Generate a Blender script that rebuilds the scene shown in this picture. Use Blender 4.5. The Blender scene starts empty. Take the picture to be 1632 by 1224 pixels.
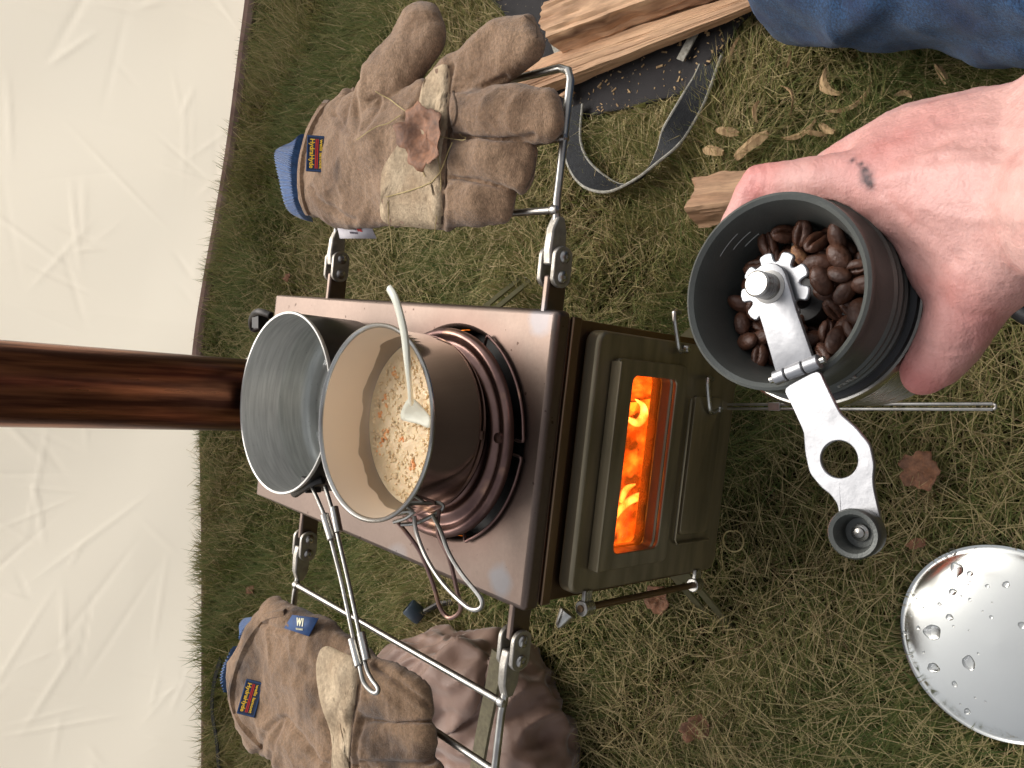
import bpy, bmesh, math, random
import numpy as np
from mathutils import Vector, Matrix, noise
from mathutils.bvhtree import BVHTree
random.seed(7); rng = np.random.default_rng(11)
scn = bpy.context.scene; col = scn.collection
PI = math.pi

# ------------------------------------------------------------------ camera
CAM = Vector((0.07026626, -0.36721215, 0.69822352))
RIGHT = Vector((0.99309852, 0.10468645, 0.05287791))      # the place's right (the photograph is turned on its side)
DOWN = Vector((0.1106506, -0.68683967, -0.71833677))
FWD = Vector((-0.03888148, 0.71923016, -0.69368308))
FPX = 1292.75
cd = bpy.data.cameras.new('camera'); cam = bpy.data.objects.new('camera', cd); col.objects.link(cam)
cam.matrix_world = Matrix(((DOWN.x, RIGHT.x, -FWD.x, CAM.x), (DOWN.y, RIGHT.y, -FWD.y, CAM.y), (DOWN.z, RIGHT.z, -FWD.z, CAM.z), (0, 0, 0, 1)))
cd.sensor_width = 36; cd.lens = FPX / 1632 * 36; cd.clip_start = 0.01; cd.clip_end = 500
scn.camera = cam

# ------------------------------------------------------------------ world, sun, exposure
w = bpy.data.worlds.new('World'); scn.world = w; w.use_nodes = True
nt = w.node_tree; bg = nt.nodes['Background']
sky = nt.nodes.new('ShaderNodeTexSky'); sky.sky_type = 'NISHITA'; sky.sun_disc = False
SUN_EL, SUN_AZ = math.radians(48), math.radians(14)       # azimuth from +Y towards +X
sky.sun_elevation = SUN_EL; sky.sun_rotation = SUN_AZ; sky.dust_density = 4; sky.air_density = 1.0
hs = nt.nodes.new('ShaderNodeHueSaturation'); hs.inputs['Saturation'].default_value = 0.22
nt.links.new(sky.outputs[0], hs.inputs['Color']); nt.links.new(hs.outputs[0], bg.inputs[0])
bg.inputs[1].default_value = 0.15
sl = bpy.data.lights.new('sun', 'SUN'); sl.energy = 1.5; sl.angle = math.radians(45); sl.color = (1, 0.95, 0.88)
so = bpy.data.objects.new('sun', sl); col.objects.link(so)
sd = Vector((math.sin(SUN_AZ) * math.cos(SUN_EL), math.cos(SUN_AZ) * math.cos(SUN_EL), math.sin(SUN_EL)))
so.rotation_euler = sd.to_track_quat('Z', 'Y').to_euler()
scn.view_settings.view_transform = 'Standard'; scn.view_settings.look = 'None'
scn.view_settings.exposure = 0.45; scn.view_settings.gamma = 1; scn.view_settings.use_curve_mapping = False
scn.cycles.max_bounces = 10; scn.cycles.transparent_max_bounces = 12

# ------------------------------------------------------------------ helpers
def ray(x, y):
    return (RIGHT * ((1224 - y - 612) / FPX) + DOWN * ((x - 816) / FPX) + FWD)
def U(x, y, z=0.0):
    d = ray(x, y); return CAM + d * ((z - CAM.z) / d.z)
def UY(x, y, yy):
    d = ray(x, y); return CAM + d * ((yy - CAM.y) / d.y)
def UD(x, y, dep):
    return CAM + ray(x, y) * dep
def PX(p):
    q = Vector(p) - CAM; d = q.dot(FWD)
    return (816 + FPX * q.dot(DOWN) / d, 612 - FPX * q.dot(RIGHT) / d)

def lin(r, g, b, k=1.0):
    def f(c):
        c = c / 255; c = c / 12.92 if c <= 0.04045 else ((c + 0.055) / 1.055) ** 2.4
        return min(1.0, c * k)
    return (f(r), f(g), f(b), 1)

def pmat(name, c1, c2=None, rough=0.5, rough2=None, metal=0.0, nscale=20, stretch=(1, 1, 1), detail=5, band=(0.35, 0.65),
         bump=0.0, bscale=300, bstretch=None, spec=0.5, sheen=0.0, spots=None, sss=0.0, coat=0.0, emis=None, grain=None, rot=(0, 0, 0)):
    m = bpy.data.materials.new(name); m.use_nodes = True; t = m.node_tree; N = t.nodes; L = t.links
    b = N['Principled BSDF']; tc = N.new('ShaderNodeTexCoord')
    mp = N.new('ShaderNodeMapping'); mp.inputs['Scale'].default_value = stretch
    rm = N.new('ShaderNodeMapping'); rm.inputs['Rotation'].default_value = rot; L.new(tc.outputs['Object'], rm.inputs[0]); L.new(rm.outputs[0], mp.inputs[0])
    n1 = N.new('ShaderNodeTexNoise'); n1.inputs['Scale'].default_value = nscale; n1.inputs['Detail'].default_value = detail
    L.new(mp.outputs[0], n1.inputs['Vector'])
    mr = N.new('ShaderNodeMapRange'); mr.inputs[1].default_value = band[0]; mr.inputs[2].default_value = band[1]; L.new(n1.outputs[0], mr.inputs[0])
    mx = N.new('ShaderNodeMix'); mx.data_type = 'RGBA'; mx.inputs[6].default_value = c1; mx.inputs[7].default_value = c2 or c1
    L.new(mr.outputs[0], mx.inputs[0]); out = mx.outputs[2]
    if spots:
        c3, s3, lo, hi = spots
        n3 = N.new('ShaderNodeTexNoise'); n3.inputs['Scale'].default_value = s3; n3.inputs['Detail'].default_value = 3
        L.new(mp.outputs[0], n3.inputs['Vector'])
        m3 = N.new('ShaderNodeMapRange'); m3.inputs[1].default_value = lo; m3.inputs[2].default_value = hi; L.new(n3.outputs[0], m3.inputs[0])
        x3 = N.new('ShaderNodeMix'); x3.data_type = 'RGBA'; L.new(m3.outputs[0], x3.inputs[0]); L.new(out, x3.inputs[6]); x3.inputs[7].default_value = c3
        out = x3.outputs[2]
    if grain:
        n4 = N.new('ShaderNodeTexNoise'); n4.inputs['Scale'].default_value = grain[0]; n4.inputs['Detail'].default_value = 4; n4.inputs['Roughness'].default_value = 0.7; L.new(mp.outputs[0], n4.inputs['Vector'])
        m4 = N.new('ShaderNodeMapRange'); m4.inputs[1].default_value = 0.3; m4.inputs[2].default_value = 0.7; m4.inputs[3].default_value = 1 - grain[1]; m4.inputs[4].default_value = 1 + grain[1]; L.new(n4.outputs[0], m4.inputs[0])
        vm = N.new('ShaderNodeVectorMath'); vm.operation = 'SCALE'; L.new(out, vm.inputs[0]); L.new(m4.outputs[0], vm.inputs[3]); out = vm.outputs[0]
    L.new(out, b.inputs['Base Color'])
    b.inputs['Metallic'].default_value = metal; b.inputs['Specular IOR Level'].default_value = spec
    if rough2 is None: b.inputs['Roughness'].default_value = rough
    else:
        r = N.new('ShaderNodeMapRange'); r.inputs[1].default_value = 0.3; r.inputs[2].default_value = 0.7
        r.inputs[3].default_value = rough; r.inputs[4].default_value = rough2; L.new(n1.outputs[0], r.inputs[0]); L.new(r.outputs[0], b.inputs['Roughness'])
    if sheen: b.inputs['Sheen Weight'].default_value = sheen; b.inputs['Sheen Roughness'].default_value = 0.5
    if sss:
        b.inputs['Subsurface Weight'].default_value = sss; b.inputs['Subsurface Radius'].default_value = (0.006, 0.0025, 0.0015); b.inputs['Subsurface Scale'].default_value = 1.0
    if coat: b.inputs['Coat Weight'].default_value = coat; b.inputs['Coat Roughness'].default_value = 0.15
    if emis:
        L.new(out, b.inputs['Emission Color']) if emis[0] is None else None
        if emis[0] is not None: b.inputs['Emission Color'].default_value = emis[0]
        b.inputs['Emission Strength'].default_value = emis[1]
    if bump:
        mb_ = N.new('ShaderNodeMapping'); mb_.inputs['Scale'].default_value = bstretch or stretch; L.new(rm.outputs[0], mb_.inputs[0])
        n2 = N.new('ShaderNodeTexNoise'); n2.inputs['Scale'].default_value = bscale; n2.inputs['Detail'].default_value = 3; L.new(mb_.outputs[0], n2.inputs['Vector'])
        bp = N.new('ShaderNodeBump'); bp.inputs['Strength'].default_value = bump; bp.inputs['Distance'].default_value = 0.001
        L.new(n2.outputs[0], bp.inputs['Height']); L.new(bp.outputs[0], b.inputs['Normal'])
    return m

class MB:
    def __init__(s): s.v = []; s.f = []
    def add(s, vs, fs):
        k = len(s.v); s.v += [Vector(p) for p in vs]; s.f += [tuple(i + k for i in f) for f in fs]; return s
    def box(s, o, ex, ey, ez, sz):
        o = Vector(o); ex, ey, ez = (Vector(e).normalized() for e in (ex, ey, ez)); a, b, c = sz[0] / 2, sz[1] / 2, sz[2] / 2
        vs = [o + ex * i * a + ey * j * b + ez * k * c for k in (-1, 1) for j in (-1, 1) for i in (-1, 1)]
        return s.add(vs, [(0, 2, 3, 1), (4, 5, 7, 6), (0, 1, 5, 4), (2, 6, 7, 3), (0, 4, 6, 2), (1, 3, 7, 5)])
    def abox(s, x0, x1, y0, y1, z0, z1):
        return s.box(((x0 + x1) / 2, (y0 + y1) / 2, (z0 + z1) / 2), (1, 0, 0), (0, 1, 0), (0, 0, 1), (x1 - x0, y1 - y0, z1 - z0))
    def tube(s, pts, r, n=8, closed=False, flat=None):
        pts = [Vector(p) for p in pts]; m = len(pts); rr = r if isinstance(r, (list, tuple)) else [r] * m
        T = []
        for i in range(m):
            a = pts[(i - 1) % m] if (closed or i > 0) else pts[i]; b = pts[(i + 1) % m] if (closed or i < m - 1) else pts[i]
            T.append((b - a).normalized())
        nrm = T[0].orthogonal().normalized() if flat is None else (flat - T[0] * flat.dot(T[0])).normalized()
        k = len(s.v)
        for i in range(m):
            base = flat if flat is not None else nrm
            nrm = (base - T[i] * base.dot(T[i])).normalized(); bn = T[i].cross(nrm)
            for j in range(n):
                a = 2 * PI * j / n; s.v.append(pts[i] + (nrm * math.cos(a) + bn * math.sin(a)) * rr[i])
        for i in range(m if closed else m - 1):
            i2 = (i + 1) % m
            for j in range(n): j2 = (j + 1) % n; s.f.append((k + i * n + j, k + i * n + j2, k + i2 * n + j2, k + i2 * n + j))
        if not closed:
            s.f.append(tuple(k + j for j in reversed(range(n)))); s.f.append(tuple(k + (m - 1) * n + j for j in range(n)))
        return s
    def lathe(s, prof, c, axis=(0, 0, 1), n=64, closed=False, ang=None):
        c = Vector(c); az = Vector(axis).normalized(); ax = az.orthogonal().normalized() if abs(az.z) < 0.99 else Vector((1, 0, 0)); ay = az.cross(ax)
        k = len(s.v); m = len(prof)
        for (r, z) in prof:
            for j in range(n):
                a = 2 * PI * j / n; s.v.append(c + az * z + (ax * math.cos(a) + ay * math.sin(a)) * max(r, 1e-5))
        for i in range(m if closed else m - 1):
            i2 = (i + 1) % m
            for j in range(n): j2 = (j + 1) % n; s.f.append((k + i * n + j, k + i * n + j2, k + i2 * n + j2, k + i2 * n + j))
        return s
    def ring(s, outer, inner, o, ex, ey, ez, t):
        """plate of thickness t with a hole; outlines in (ex, ey) with equal point counts"""
        o = Vector(o); ex, ey, ez = Vector(ex), Vector(ey), Vector(ez); n = len(outer)
        L = [[o + ex * a + ey * b + ez * h for a, b in q] for q, h in ((outer, t), (inner, t), (inner, 0), (outer, 0))]
        k = len(s.v); s.v += [p for q in L for p in q]
        for i in range(4):
            for j in range(n): j2 = (j + 1) % n; s.f.append((k + i * n + j, k + i * n + j2, k + (i + 1) % 4 * n + j2, k + (i + 1) % 4 * n + j))
        return s
    def prism(s, outl, o, ex, ey, ez, t, chamfer=0.0):
        o = Vector(o); ex, ey, ez = Vector(ex), Vector(ey), Vector(ez); n = len(outl); k = len(s.v)
        cx = sum(p[0] for p in outl) / n; cy = sum(p[1] for p in outl) / n
        lv = [(0, 0)] + ([(t - chamfer, 0), (t - chamfer * 0.3, chamfer * 0.3), (t, chamfer)] if chamfer else [(t, 0)])
        for h, c in lv:
            for a, b in outl:
                d = math.hypot(a - cx, b - cy) or 1; q = (d - c) / d
                s.v.append(o + ex * (cx + (a - cx) * q) + ey * (cy + (b - cy) * q) + ez * h)
        for i in range(len(lv) - 1):
            for j in range(n): j2 = (j + 1) % n; s.f.append((k + i * n + j, k + i * n + j2, k + (i + 1) * n + j2, k + (i + 1) * n + j))
        s.f.append(tuple(k + j for j in reversed(range(n)))); s.f.append(tuple(k + (len(lv) - 1) * n + j for j in range(n)))
        return s

ORG = {}
def base_of(p):
    while p is not None and p.parent is not None: p = p.parent
    return ORG.get(p.name, Vector((0, 0, 0))) if p else Vector((0, 0, 0))
def props(o, label=None, cat=None, group=None, kind=None):
    for k, v in (('label', label), ('category', cat), ('group', group), ('kind', kind)):
        if v: o[k] = v
    return o
def thing(name, loc, label, cat, group=None):
    o = bpy.data.objects.new(name, None); col.objects.link(o); o.location = loc; ORG[o.name] = Vector(loc); o.empty_display_size = 0.02
    return props(o, label, cat, group)
def build(mb, name, mat, parent=None, smooth=True, bevel=0, bseg=2, label=None, cat=None, group=None, kind=None, sub=0, angle=40, solid=0):
    vs = mb.v
    if parent is not None: org = base_of(parent)
    else:
        a = np.array([tuple(v) for v in vs]); org = Vector(((a[:, 0].min() + a[:, 0].max()) / 2, (a[:, 1].min() + a[:, 1].max()) / 2, a[:, 2].min()))
    me = bpy.data.meshes.new(name); me.from_pydata([tuple(v - org) for v in vs], [], mb.f); me.update()
    bm = bmesh.new(); bm.from_mesh(me); bmesh.ops.recalc_face_normals(bm, faces=bm.faces); bm.to_mesh(me); bm.free()
    o = bpy.data.objects.new(name, me); col.objects.link(o)
    if parent is not None: o.parent = parent
    else: o.location = org; ORG[o.name] = org
    if mat: me.materials.append(mat)
    if smooth:
        me.polygons.foreach_set('use_smooth', [True] * len(me.polygons))
        try: me.set_sharp_from_angle(angle=math.radians(angle))
        except Exception: pass
    if solid:
        m = o.modifiers.new('s', 'SOLIDIFY'); m.thickness = solid; m.offset = 0
    if bevel:
        m = o.modifiers.new('b', 'BEVEL'); m.width = bevel; m.segments = bseg; m.limit_method = 'ANGLE'; m.angle_limit = math.radians(35)
        m.harden_normals = False
    if sub:
        m = o.modifiers.new('u', 'SUBSURF'); m.levels = sub; m.render_levels = sub
    return props(o, label, cat, group, kind)
def bake(o):
    bpy.context.view_layer.update(); dg = bpy.context.evaluated_depsgraph_get()
    me = bpy.data.meshes.new_from_object(o.evaluated_get(dg)); o.modifiers.clear(); old = o.data; o.data = me; bpy.data.meshes.remove(old); return o

def rrect(x0, x1, y0, y1, r, n=6):
    P = []
    for cx, cy, a0 in ((x1 - r, y1 - r, 0), (x0 + r, y1 - r, 90), (x0 + r, y0 + r, 180), (x1 - r, y0 + r, 270)):
        for i in range(n + 1):
            a = math.radians(a0 + 90 * i / n); P.append((cx + r * math.cos(a), cy + r * math.sin(a)))
    return P
def spline(pts, k=6, closed=False):
    pts = [Vector(p) for p in pts]; n = len(pts); out = []
    for i in range(n if closed else n - 1):
        if closed: a, b, c, d = pts[(i - 1) % n], pts[i], pts[(i + 1) % n], pts[(i + 2) % n]
        else: a, b, c, d = pts[max(i - 1, 0)], pts[i], pts[i + 1], pts[min(i + 2, n - 1)]
        for j in range(k):
            t = j / k; out.append(0.5 * ((2 * b) + (c - a) * t + (2 * a - 5 * b + 4 * c - d) * t * t + (3 * b - a - 3 * c + d) * t ** 3))
    if not closed: out.append(pts[-1])
    return out
ICO = None
def hull(mb, spheres, flat=1.0, z0=None):
    """convex hull of spheres [(p, r)], squashed vertically by flat about each centre"""
    global ICO
    if ICO is None:
        b = bmesh.new(); bmesh.ops.create_icosphere(b, subdivisions=3, radius=1); ICO = [v.co.copy() for v in b.verts]; b.free()
    b = bmesh.new()
    for p, r in spheres:
        for q in ICO: b.verts.new((p[0] + q.x * r, p[1] + q.y * r, p[2] + q.z * r * flat))
    res = bmesh.ops.convex_hull(b, input=b.verts)
    junk = list({e.index: e for e in res['geom_interior'] + res['geom_unused'] if isinstance(e, bmesh.types.BMVert)}.values()) if b.verts.index_update() is None else []
    bmesh.ops.delete(b, geom=junk, context='VERTS'); b.verts.index_update()
    mb.add([v.co.copy() for v in b.verts], [tuple(v.index for v in f.verts) for f in b.faces]); b.free(); return mb
def fuse(mb, name, mat, parent=None, voxel=0.0025, smooth=6, warp=None, **kw):
    """one continuous surface out of overlapping closed pieces"""
    o = build(mb, name, mat, parent, smooth=False, **kw)
    m = o.modifiers.new('r', 'REMESH'); m.mode = 'VOXEL'; m.voxel_size = voxel; m.use_smooth_shade = True
    if smooth: m = o.modifiers.new('s', 'SMOOTH'); m.factor = 0.5; m.iterations = smooth
    bake(o)
    if mat and not o.data.materials: o.data.materials.append(mat)
    if warp:
        org = base_of(o); me = o.data; me.update()
        nn = [v.normal.copy() for v in me.vertices]
        for v, n in zip(me.vertices, nn): v.co = warp(v.co + org, n) - org
        me.update()
    o.data.polygons.foreach_set('use_smooth', [True] * len(o.data.polygons))
    return o
def bvh_of(o):
    org = base_of(o); return BVHTree.FromPolygons([tuple(v.co + org) for v in o.data.vertices], [tuple(p.vertices) for p in o.data.polygons])
def hit(bv, x, y):
    d = ray(x, y).normalized(); loc, n, i, dist = bv.ray_cast(CAM, d)
    return (loc, n) if loc is not None else (None, None)
def patch(bv, poly, off, mat, name, parent, rings=8, n=80, skirt=0.002, label=None):
    P = spline([Vector((x, y, 0)) for x, y in poly], 8, True); 
    P = [P[int(i * len(P) / n)] for i in range(n)]; c = sum(P, Vector()) / n; mb = MB(); last = None; rows = []
    for k in range(rings + 1):
        t = 1 - k / rings * 0.97; row = []
        for p in P:
            q = c + (p - c) * t; h, nn = hit(bv, q.x, q.y)
            if h is None: h, nn = last if last else (U(q.x, q.y, 0.33), Vector((0, 0, 1)))
            last = (h, nn); row.append(h + nn * (off if k else off * 0.6))
            if k == 0: rows.append(h - nn * skirt) if False else None
        rows.append(row)
    sk = [p - Vector((0, 0, skirt)) for p in rows[-(rings + 1)]]
    allr = [sk] + [r for r in rows if isinstance(r, list)]
    vs = [p for r in allr for p in r]; fs = []
    for i in range(len(allr) - 1):
        for j in range(n): j2 = (j + 1) % n; fs.append((i * n + j, i * n + j2, (i + 1) * n + j2, (i + 1) * n + j))
    fs.append(tuple((len(allr) - 1) * n + j for j in range(n)))
    mb.add(vs, fs); return build(mb, name, mat, parent, label=label, angle=80)
def text(body, size, o, ex, ey, mat, parent, name='lettering', ext=0.0002, width=None, bold=0.0):
    cu = bpy.data.curves.new(name, 'FONT'); cu.body = body; cu.size = size; cu.extrude = ext; cu.align_x = 'CENTER'; cu.align_y = 'CENTER'; cu.offset = bold * size
    cu.resolution_u = 3
    t = bpy.data.objects.new('t', cu); col.objects.link(t); bpy.context.view_layer.update()
    me = bpy.data.meshes.new_from_object(t.evaluated_get(bpy.context.evaluated_depsgraph_get())); bpy.data.objects.remove(t)
    ex = Vector(ex).normalized(); ey = (Vector(ey) - ex * Vector(ey).dot(ex)).normalized(); ez = ex.cross(ey); org = base_of(parent); o = Vector(o)
    sc = 1.0
    if width:
        xs = [v.co.x for v in me.vertices]; sc = width / (max(xs) - min(xs))
    for v in me.vertices: c = v.co.copy(); v.co = o + ex * c.x * sc + ey * c.y + ez * c.z - org
    me.materials.clear(); me.materials.append(mat); ob = bpy.data.objects.new(name, me); col.objects.link(ob); ob.parent = parent; me.update(); return ob
def nz(p, s, seed=0.0, d=3): return noise.fractal(Vector(p) * s + Vector((seed, seed * 1.7, seed * 0.3)), 1.0, 2.0, d)

# ------------------------------------------------------------------ materials
STEEL = pmat('stainless', lin(188, 185, 178), lin(160, 156, 150), rough=0.22, rough2=0.36, metal=1, nscale=60, stretch=(1, 1, 8), bump=0.05, bscale=400)
ROD = pmat('rod steel', lin(180, 177, 170), lin(154, 150, 144), rough=0.3, rough2=0.4, metal=1, nscale=90, bump=0.1, bscale=900)
WHITESTEEL = pmat('crank steel', lin(168, 168, 170), lin(148, 148, 150), rough=0.34, rough2=0.45, metal=0.9, nscale=70, stretch=(1, 1, 1), bump=0.12, bscale=250)
CASTSTEEL = pmat('cast steel', lin(176, 170, 160), lin(150, 144, 134), rough=0.42, rough2=0.55, metal=0.9, nscale=120, bump=0.3, bscale=900)
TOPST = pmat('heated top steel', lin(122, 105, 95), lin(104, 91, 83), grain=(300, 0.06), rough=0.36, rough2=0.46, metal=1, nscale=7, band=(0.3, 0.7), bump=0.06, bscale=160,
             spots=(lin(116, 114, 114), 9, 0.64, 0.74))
BODYST = pmat('dark stove steel', lin(132, 108, 86), lin(112, 92, 72), rough=0.34, rough2=0.46, metal=1, nscale=10, stretch=(1, 1, 1), bump=0.05, bscale=200)
DOORST = pmat('door steel', lin(150, 138, 114), lin(126, 116, 94), rough=0.36, rough2=0.46, metal=0.85, nscale=14, stretch=(1, 1, 6), bump=0.05, bscale=260)
LEGST = pmat('olive leg steel', lin(146, 142, 116), lin(122, 118, 94), rough=0.35, rough2=0.5, metal=0.9, nscale=30)
DISC = pmat('heat stained disc', lin(150, 120, 110), lin(92, 70, 68), rough=0.3, rough2=0.5, metal=1, nscale=26, band=(0.3, 0.7), spots=(lin(190, 150, 120), 34, 0.58, 0.75), bump=0.15, bscale=200)
SOOT = pmat('sooty black steel', lin(46, 46, 46), lin(66, 64, 62), rough=0.3, rough2=0.5, metal=0.8, nscale=40)
INNER = pmat('inside of pot', lin(206, 204, 198), lin(182, 180, 174), rough=0.36, rough2=0.46, metal=0.6, nscale=30, stretch=(1, 1, 14), bump=0.04, bscale=500, spots=(lin(70, 66, 60), 240, 0.70, 0.74))
BLACK = pmat('black iron', lin(34, 32, 30), lin(52, 48, 44), rough=0.4, metal=0.5, nscale=80)
SUEDE = pmat('brown suede', lin(152, 124, 98), lin(122, 96, 74), grain=(420, 0.34), rough=0.95, nscale=26, band=(0.3, 0.7), bump=0.9, bscale=1100, sheen=0.25, spec=0.15, spots=(lin(74, 58, 46), 30, 0.62, 0.8))
SUEDE2 = pmat('left suede', lin(144, 116, 90), lin(114, 90, 68), grain=(420, 0.34), rough=0.95, nscale=26, band=(0.3, 0.7), bump=0.9, bscale=1100, sheen=0.25, spec=0.15, spots=(lin(60, 47, 38), 22, 0.57, 0.76))
PALE = pmat('pale leather palm', lin(192, 172, 144), lin(158, 136, 110), grain=(260, 0.25), rough=0.9, nscale=40, band=(0.3, 0.7), bump=0.8, bscale=700, spec=0.15, spots=(lin(108, 88, 66), 55, 0.62, 0.8))
SEAM = pmat('seam thread', lin(104, 84, 66), lin(84, 68, 54), rough=0.95, nscale=300, bump=0.5, bscale=1500)
HEM = pmat('cuff hem', lin(112, 88, 68), lin(88, 68, 54), rough=0.95, nscale=60, bump=0.9, bscale=1000, sheen=0.2)
KNIT = pmat('blue knit', lin(56, 96, 148), lin(42, 76, 122), rough=0.9, nscale=300, sheen=0.3, bump=0.4, bscale=900)
NAVY = pmat('navy patch', lin(30, 46, 74), lin(24, 36, 60), rough=0.7, nscale=400, bump=0.6, bscale=1500)
TAGBLUE = pmat('blue tag', lin(22, 66, 118), lin(18, 54, 100), rough=0.6, nscale=200, bump=0.3, bscale=1500)
YEL = pmat('yellow thread', lin(236, 190, 40), rough=0.7); RED = pmat('red thread', lin(196, 40, 30), rough=0.7)
CREAM = pmat('cream thread', lin(226, 220, 190), rough=0.7); WHITE = pmat('white satin tag', lin(226, 222, 226), lin(212, 206, 212), rough=0.5, nscale=90)
GREY = pmat('grey print', lin(120, 114, 124), rough=0.7)
ANOD = pmat('grey anodised', lin(88, 90, 86), lin(78, 80, 76), rough=0.38, rough2=0.46, metal=0.35, nscale=50, bump=0.15, bscale=1200)
ANODLINE = pmat('measure line', lin(150, 150, 146), rough=0.5)
RUBBER = pmat('black rubber', lin(26, 26, 28), lin(36, 36, 38), rough=0.5, nscale=60)
BEAN = pmat('coffee bean', lin(92, 57, 39), lin(56, 34, 24), rough=0.42, rough2=0.6, nscale=160, band=(0.3, 0.7), bump=0.35, bscale=700)
BEANC = pmat('pale chaff', lin(170, 124, 84), lin(100, 60, 42), rough=0.6, nscale=300, bump=0.5, bscale=900)
def wood(d, name='split wood', c1=lin(206, 168, 132), c2=lin(160, 120, 90)):
    e = Vector(d).to_track_quat('X', 'Z').to_matrix().inverted().to_euler()
    return pmat(name, c1, c2, rough=0.8, nscale=60, stretch=(0.10, 1, 1), band=(0.3, 0.7), bump=1.0, bscale=140, spots=(lin(104, 70, 46), 50, 0.58, 0.70), grain=(300, 0.25), rot=tuple(e))
WOOD = wood((1, 0, 0))
BARK = pmat('dark wood', lin(150, 108, 78), lin(112, 78, 56), rough=0.85, nscale=20, band=(0.3, 0.7), bump=0.8, bscale=70)
CHIP = pmat('wood chip', lin(190, 160, 118), lin(140, 112, 78), rough=0.85, nscale=80, stretch=(1, 6, 1), bump=0.6, bscale=300)
LEAF = pmat('dry leaf', lin(146, 100, 70), lin(98, 66, 46), grain=(200, 0.4), rough=0.7, nscale=60, band=(0.3, 0.7), bump=0.6, bscale=300)
STRAW = pmat('dry straw', lin(200, 180, 128), lin(160, 140, 90), rough=0.8, nscale=80)
BAG = pmat('black bag cloth', lin(28, 25, 26), lin(37, 33, 34), rough=0.85, nscale=30, bump=0.5, bscale=1400, spots=(lin(120, 104, 84), 190, 0.68, 0.74))
WEB = pmat('black webbing', lin(20, 21, 24), lin(32, 34, 37), rough=0.8, nscale=200, stretch=(1, 1, 1), bump=0.9, bscale=900)
PIPING = pmat('grey piping', lin(176, 172, 160), lin(140, 136, 124), rough=0.9, nscale=300, bump=0.8, bscale=1500)
SACK = pmat('brown nylon', lin(134, 104, 88), lin(116, 90, 76), rough=0.5, rough2=0.65, nscale=12, sheen=0.3, bump=0.15, bscale=1500)
OLIVE = pmat('olive strap', lin(122, 114, 88), lin(104, 96, 74), rough=0.8, nscale=200, bump=0.5, bscale=1200)
SPOON = pmat('white spoon', lin(226, 224, 206), lin(206, 204, 186), rough=0.35, nscale=30)
PIPEM = None

def mat_pipe():
    m = pmat('burnt chimney steel', lin(158, 106, 80), lin(86, 54, 44), rough=0.26, rough2=0.36, metal=1, nscale=24, stretch=(5, 5, 0.35), band=(0.38, 0.6), bump=0.04, bscale=200,
             spots=(lin(84, 50, 46), 9, 0.5, 0.66), grain=(40, 0.12)); return m
PIPEM = mat_pipe()

def stain(m, items, specks=True):
    # marks with a place and shape of their own, laid over the base colour
    t = m.node_tree; N = t.nodes; L = t.links; b = N['Principled BSDF']; src = b.inputs['Base Color'].links[0].from_socket; tc = N.new('ShaderNodeTexCoord')
    nz_ = N.new('ShaderNodeTexNoise'); nz_.inputs['Scale'].default_value = 60; L.new(tc.outputs['Object'], nz_.inputs[0])
    for p, r0, r1, c, f in items:
        d = N.new('ShaderNodeVectorMath'); d.operation = 'DISTANCE'; L.new(tc.outputs['Object'], d.inputs[0]); d.inputs[1].default_value = p
        ad = N.new('ShaderNodeMath'); ad.operation = 'MULTIPLY_ADD'; ad.inputs[1].default_value = 0.012; L.new(nz_.outputs[0], ad.inputs[0]); L.new(d.outputs['Value'], ad.inputs[2])
        mr = N.new('ShaderNodeMapRange'); mr.inputs[1].default_value = r0 + 0.006; mr.inputs[2].default_value = r1 + 0.006; mr.inputs[3].default_value = f; mr.inputs[4].default_value = 0; L.new(ad.outputs[0], mr.inputs[0])
        mx = N.new('ShaderNodeMix'); mx.data_type = 'RGBA'; L.new(mr.outputs[0], mx.inputs[0]); L.new(src, mx.inputs[6]); mx.inputs[7].default_value = c; src = mx.outputs[2]
    if specks:
        n = N.new('ShaderNodeTexNoise'); n.inputs['Scale'].default_value = 170; n.inputs['Detail'].default_value = 1; L.new(tc.outputs['Object'], n.inputs[0])
        mr = N.new('ShaderNodeMapRange'); mr.inputs[1].default_value = 0.735; mr.inputs[2].default_value = 0.76; mr.inputs[4].default_value = 0.8; L.new(n.outputs[0], mr.inputs[0])
        mx = N.new('ShaderNodeMix'); mx.data_type = 'RGBA'; L.new(mr.outputs[0], mx.inputs[0]); L.new(src, mx.inputs[6]); mx.inputs[7].default_value = lin(60, 44, 38); src = mx.outputs[2]
    L.new(src, b.inputs['Base Color'])
_o = Vector((0, 0.195, 0))
stain(TOPST, [(tuple(Vector((0.006, 0.097, 0.31)) - _o), 0.078, 0.100, lin(92, 70, 62), 0.6), (tuple(U(797, 925, 0.31) - _o), 0.008, 0.014, lin(108, 109, 112), 0.7), (tuple(U(862, 508, 0.31) - _o), 0.007, 0.014, lin(108, 108, 112), 0.6)])  # brown ring round the burner hole mixes heat tint with painted soft shade
def mat_denim():
    m = pmat('blue denim', lin(36, 74, 112), lin(18, 42, 74), grain=(500, 0.5), rough=0.9, nscale=600, detail=2, band=(0.35, 0.65), bump=0.7, bscale=1200, sheen=0.1, spots=(lin(20, 40, 76), 26, 0.5, 0.7)); return m
DENIM = mat_denim()

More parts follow.
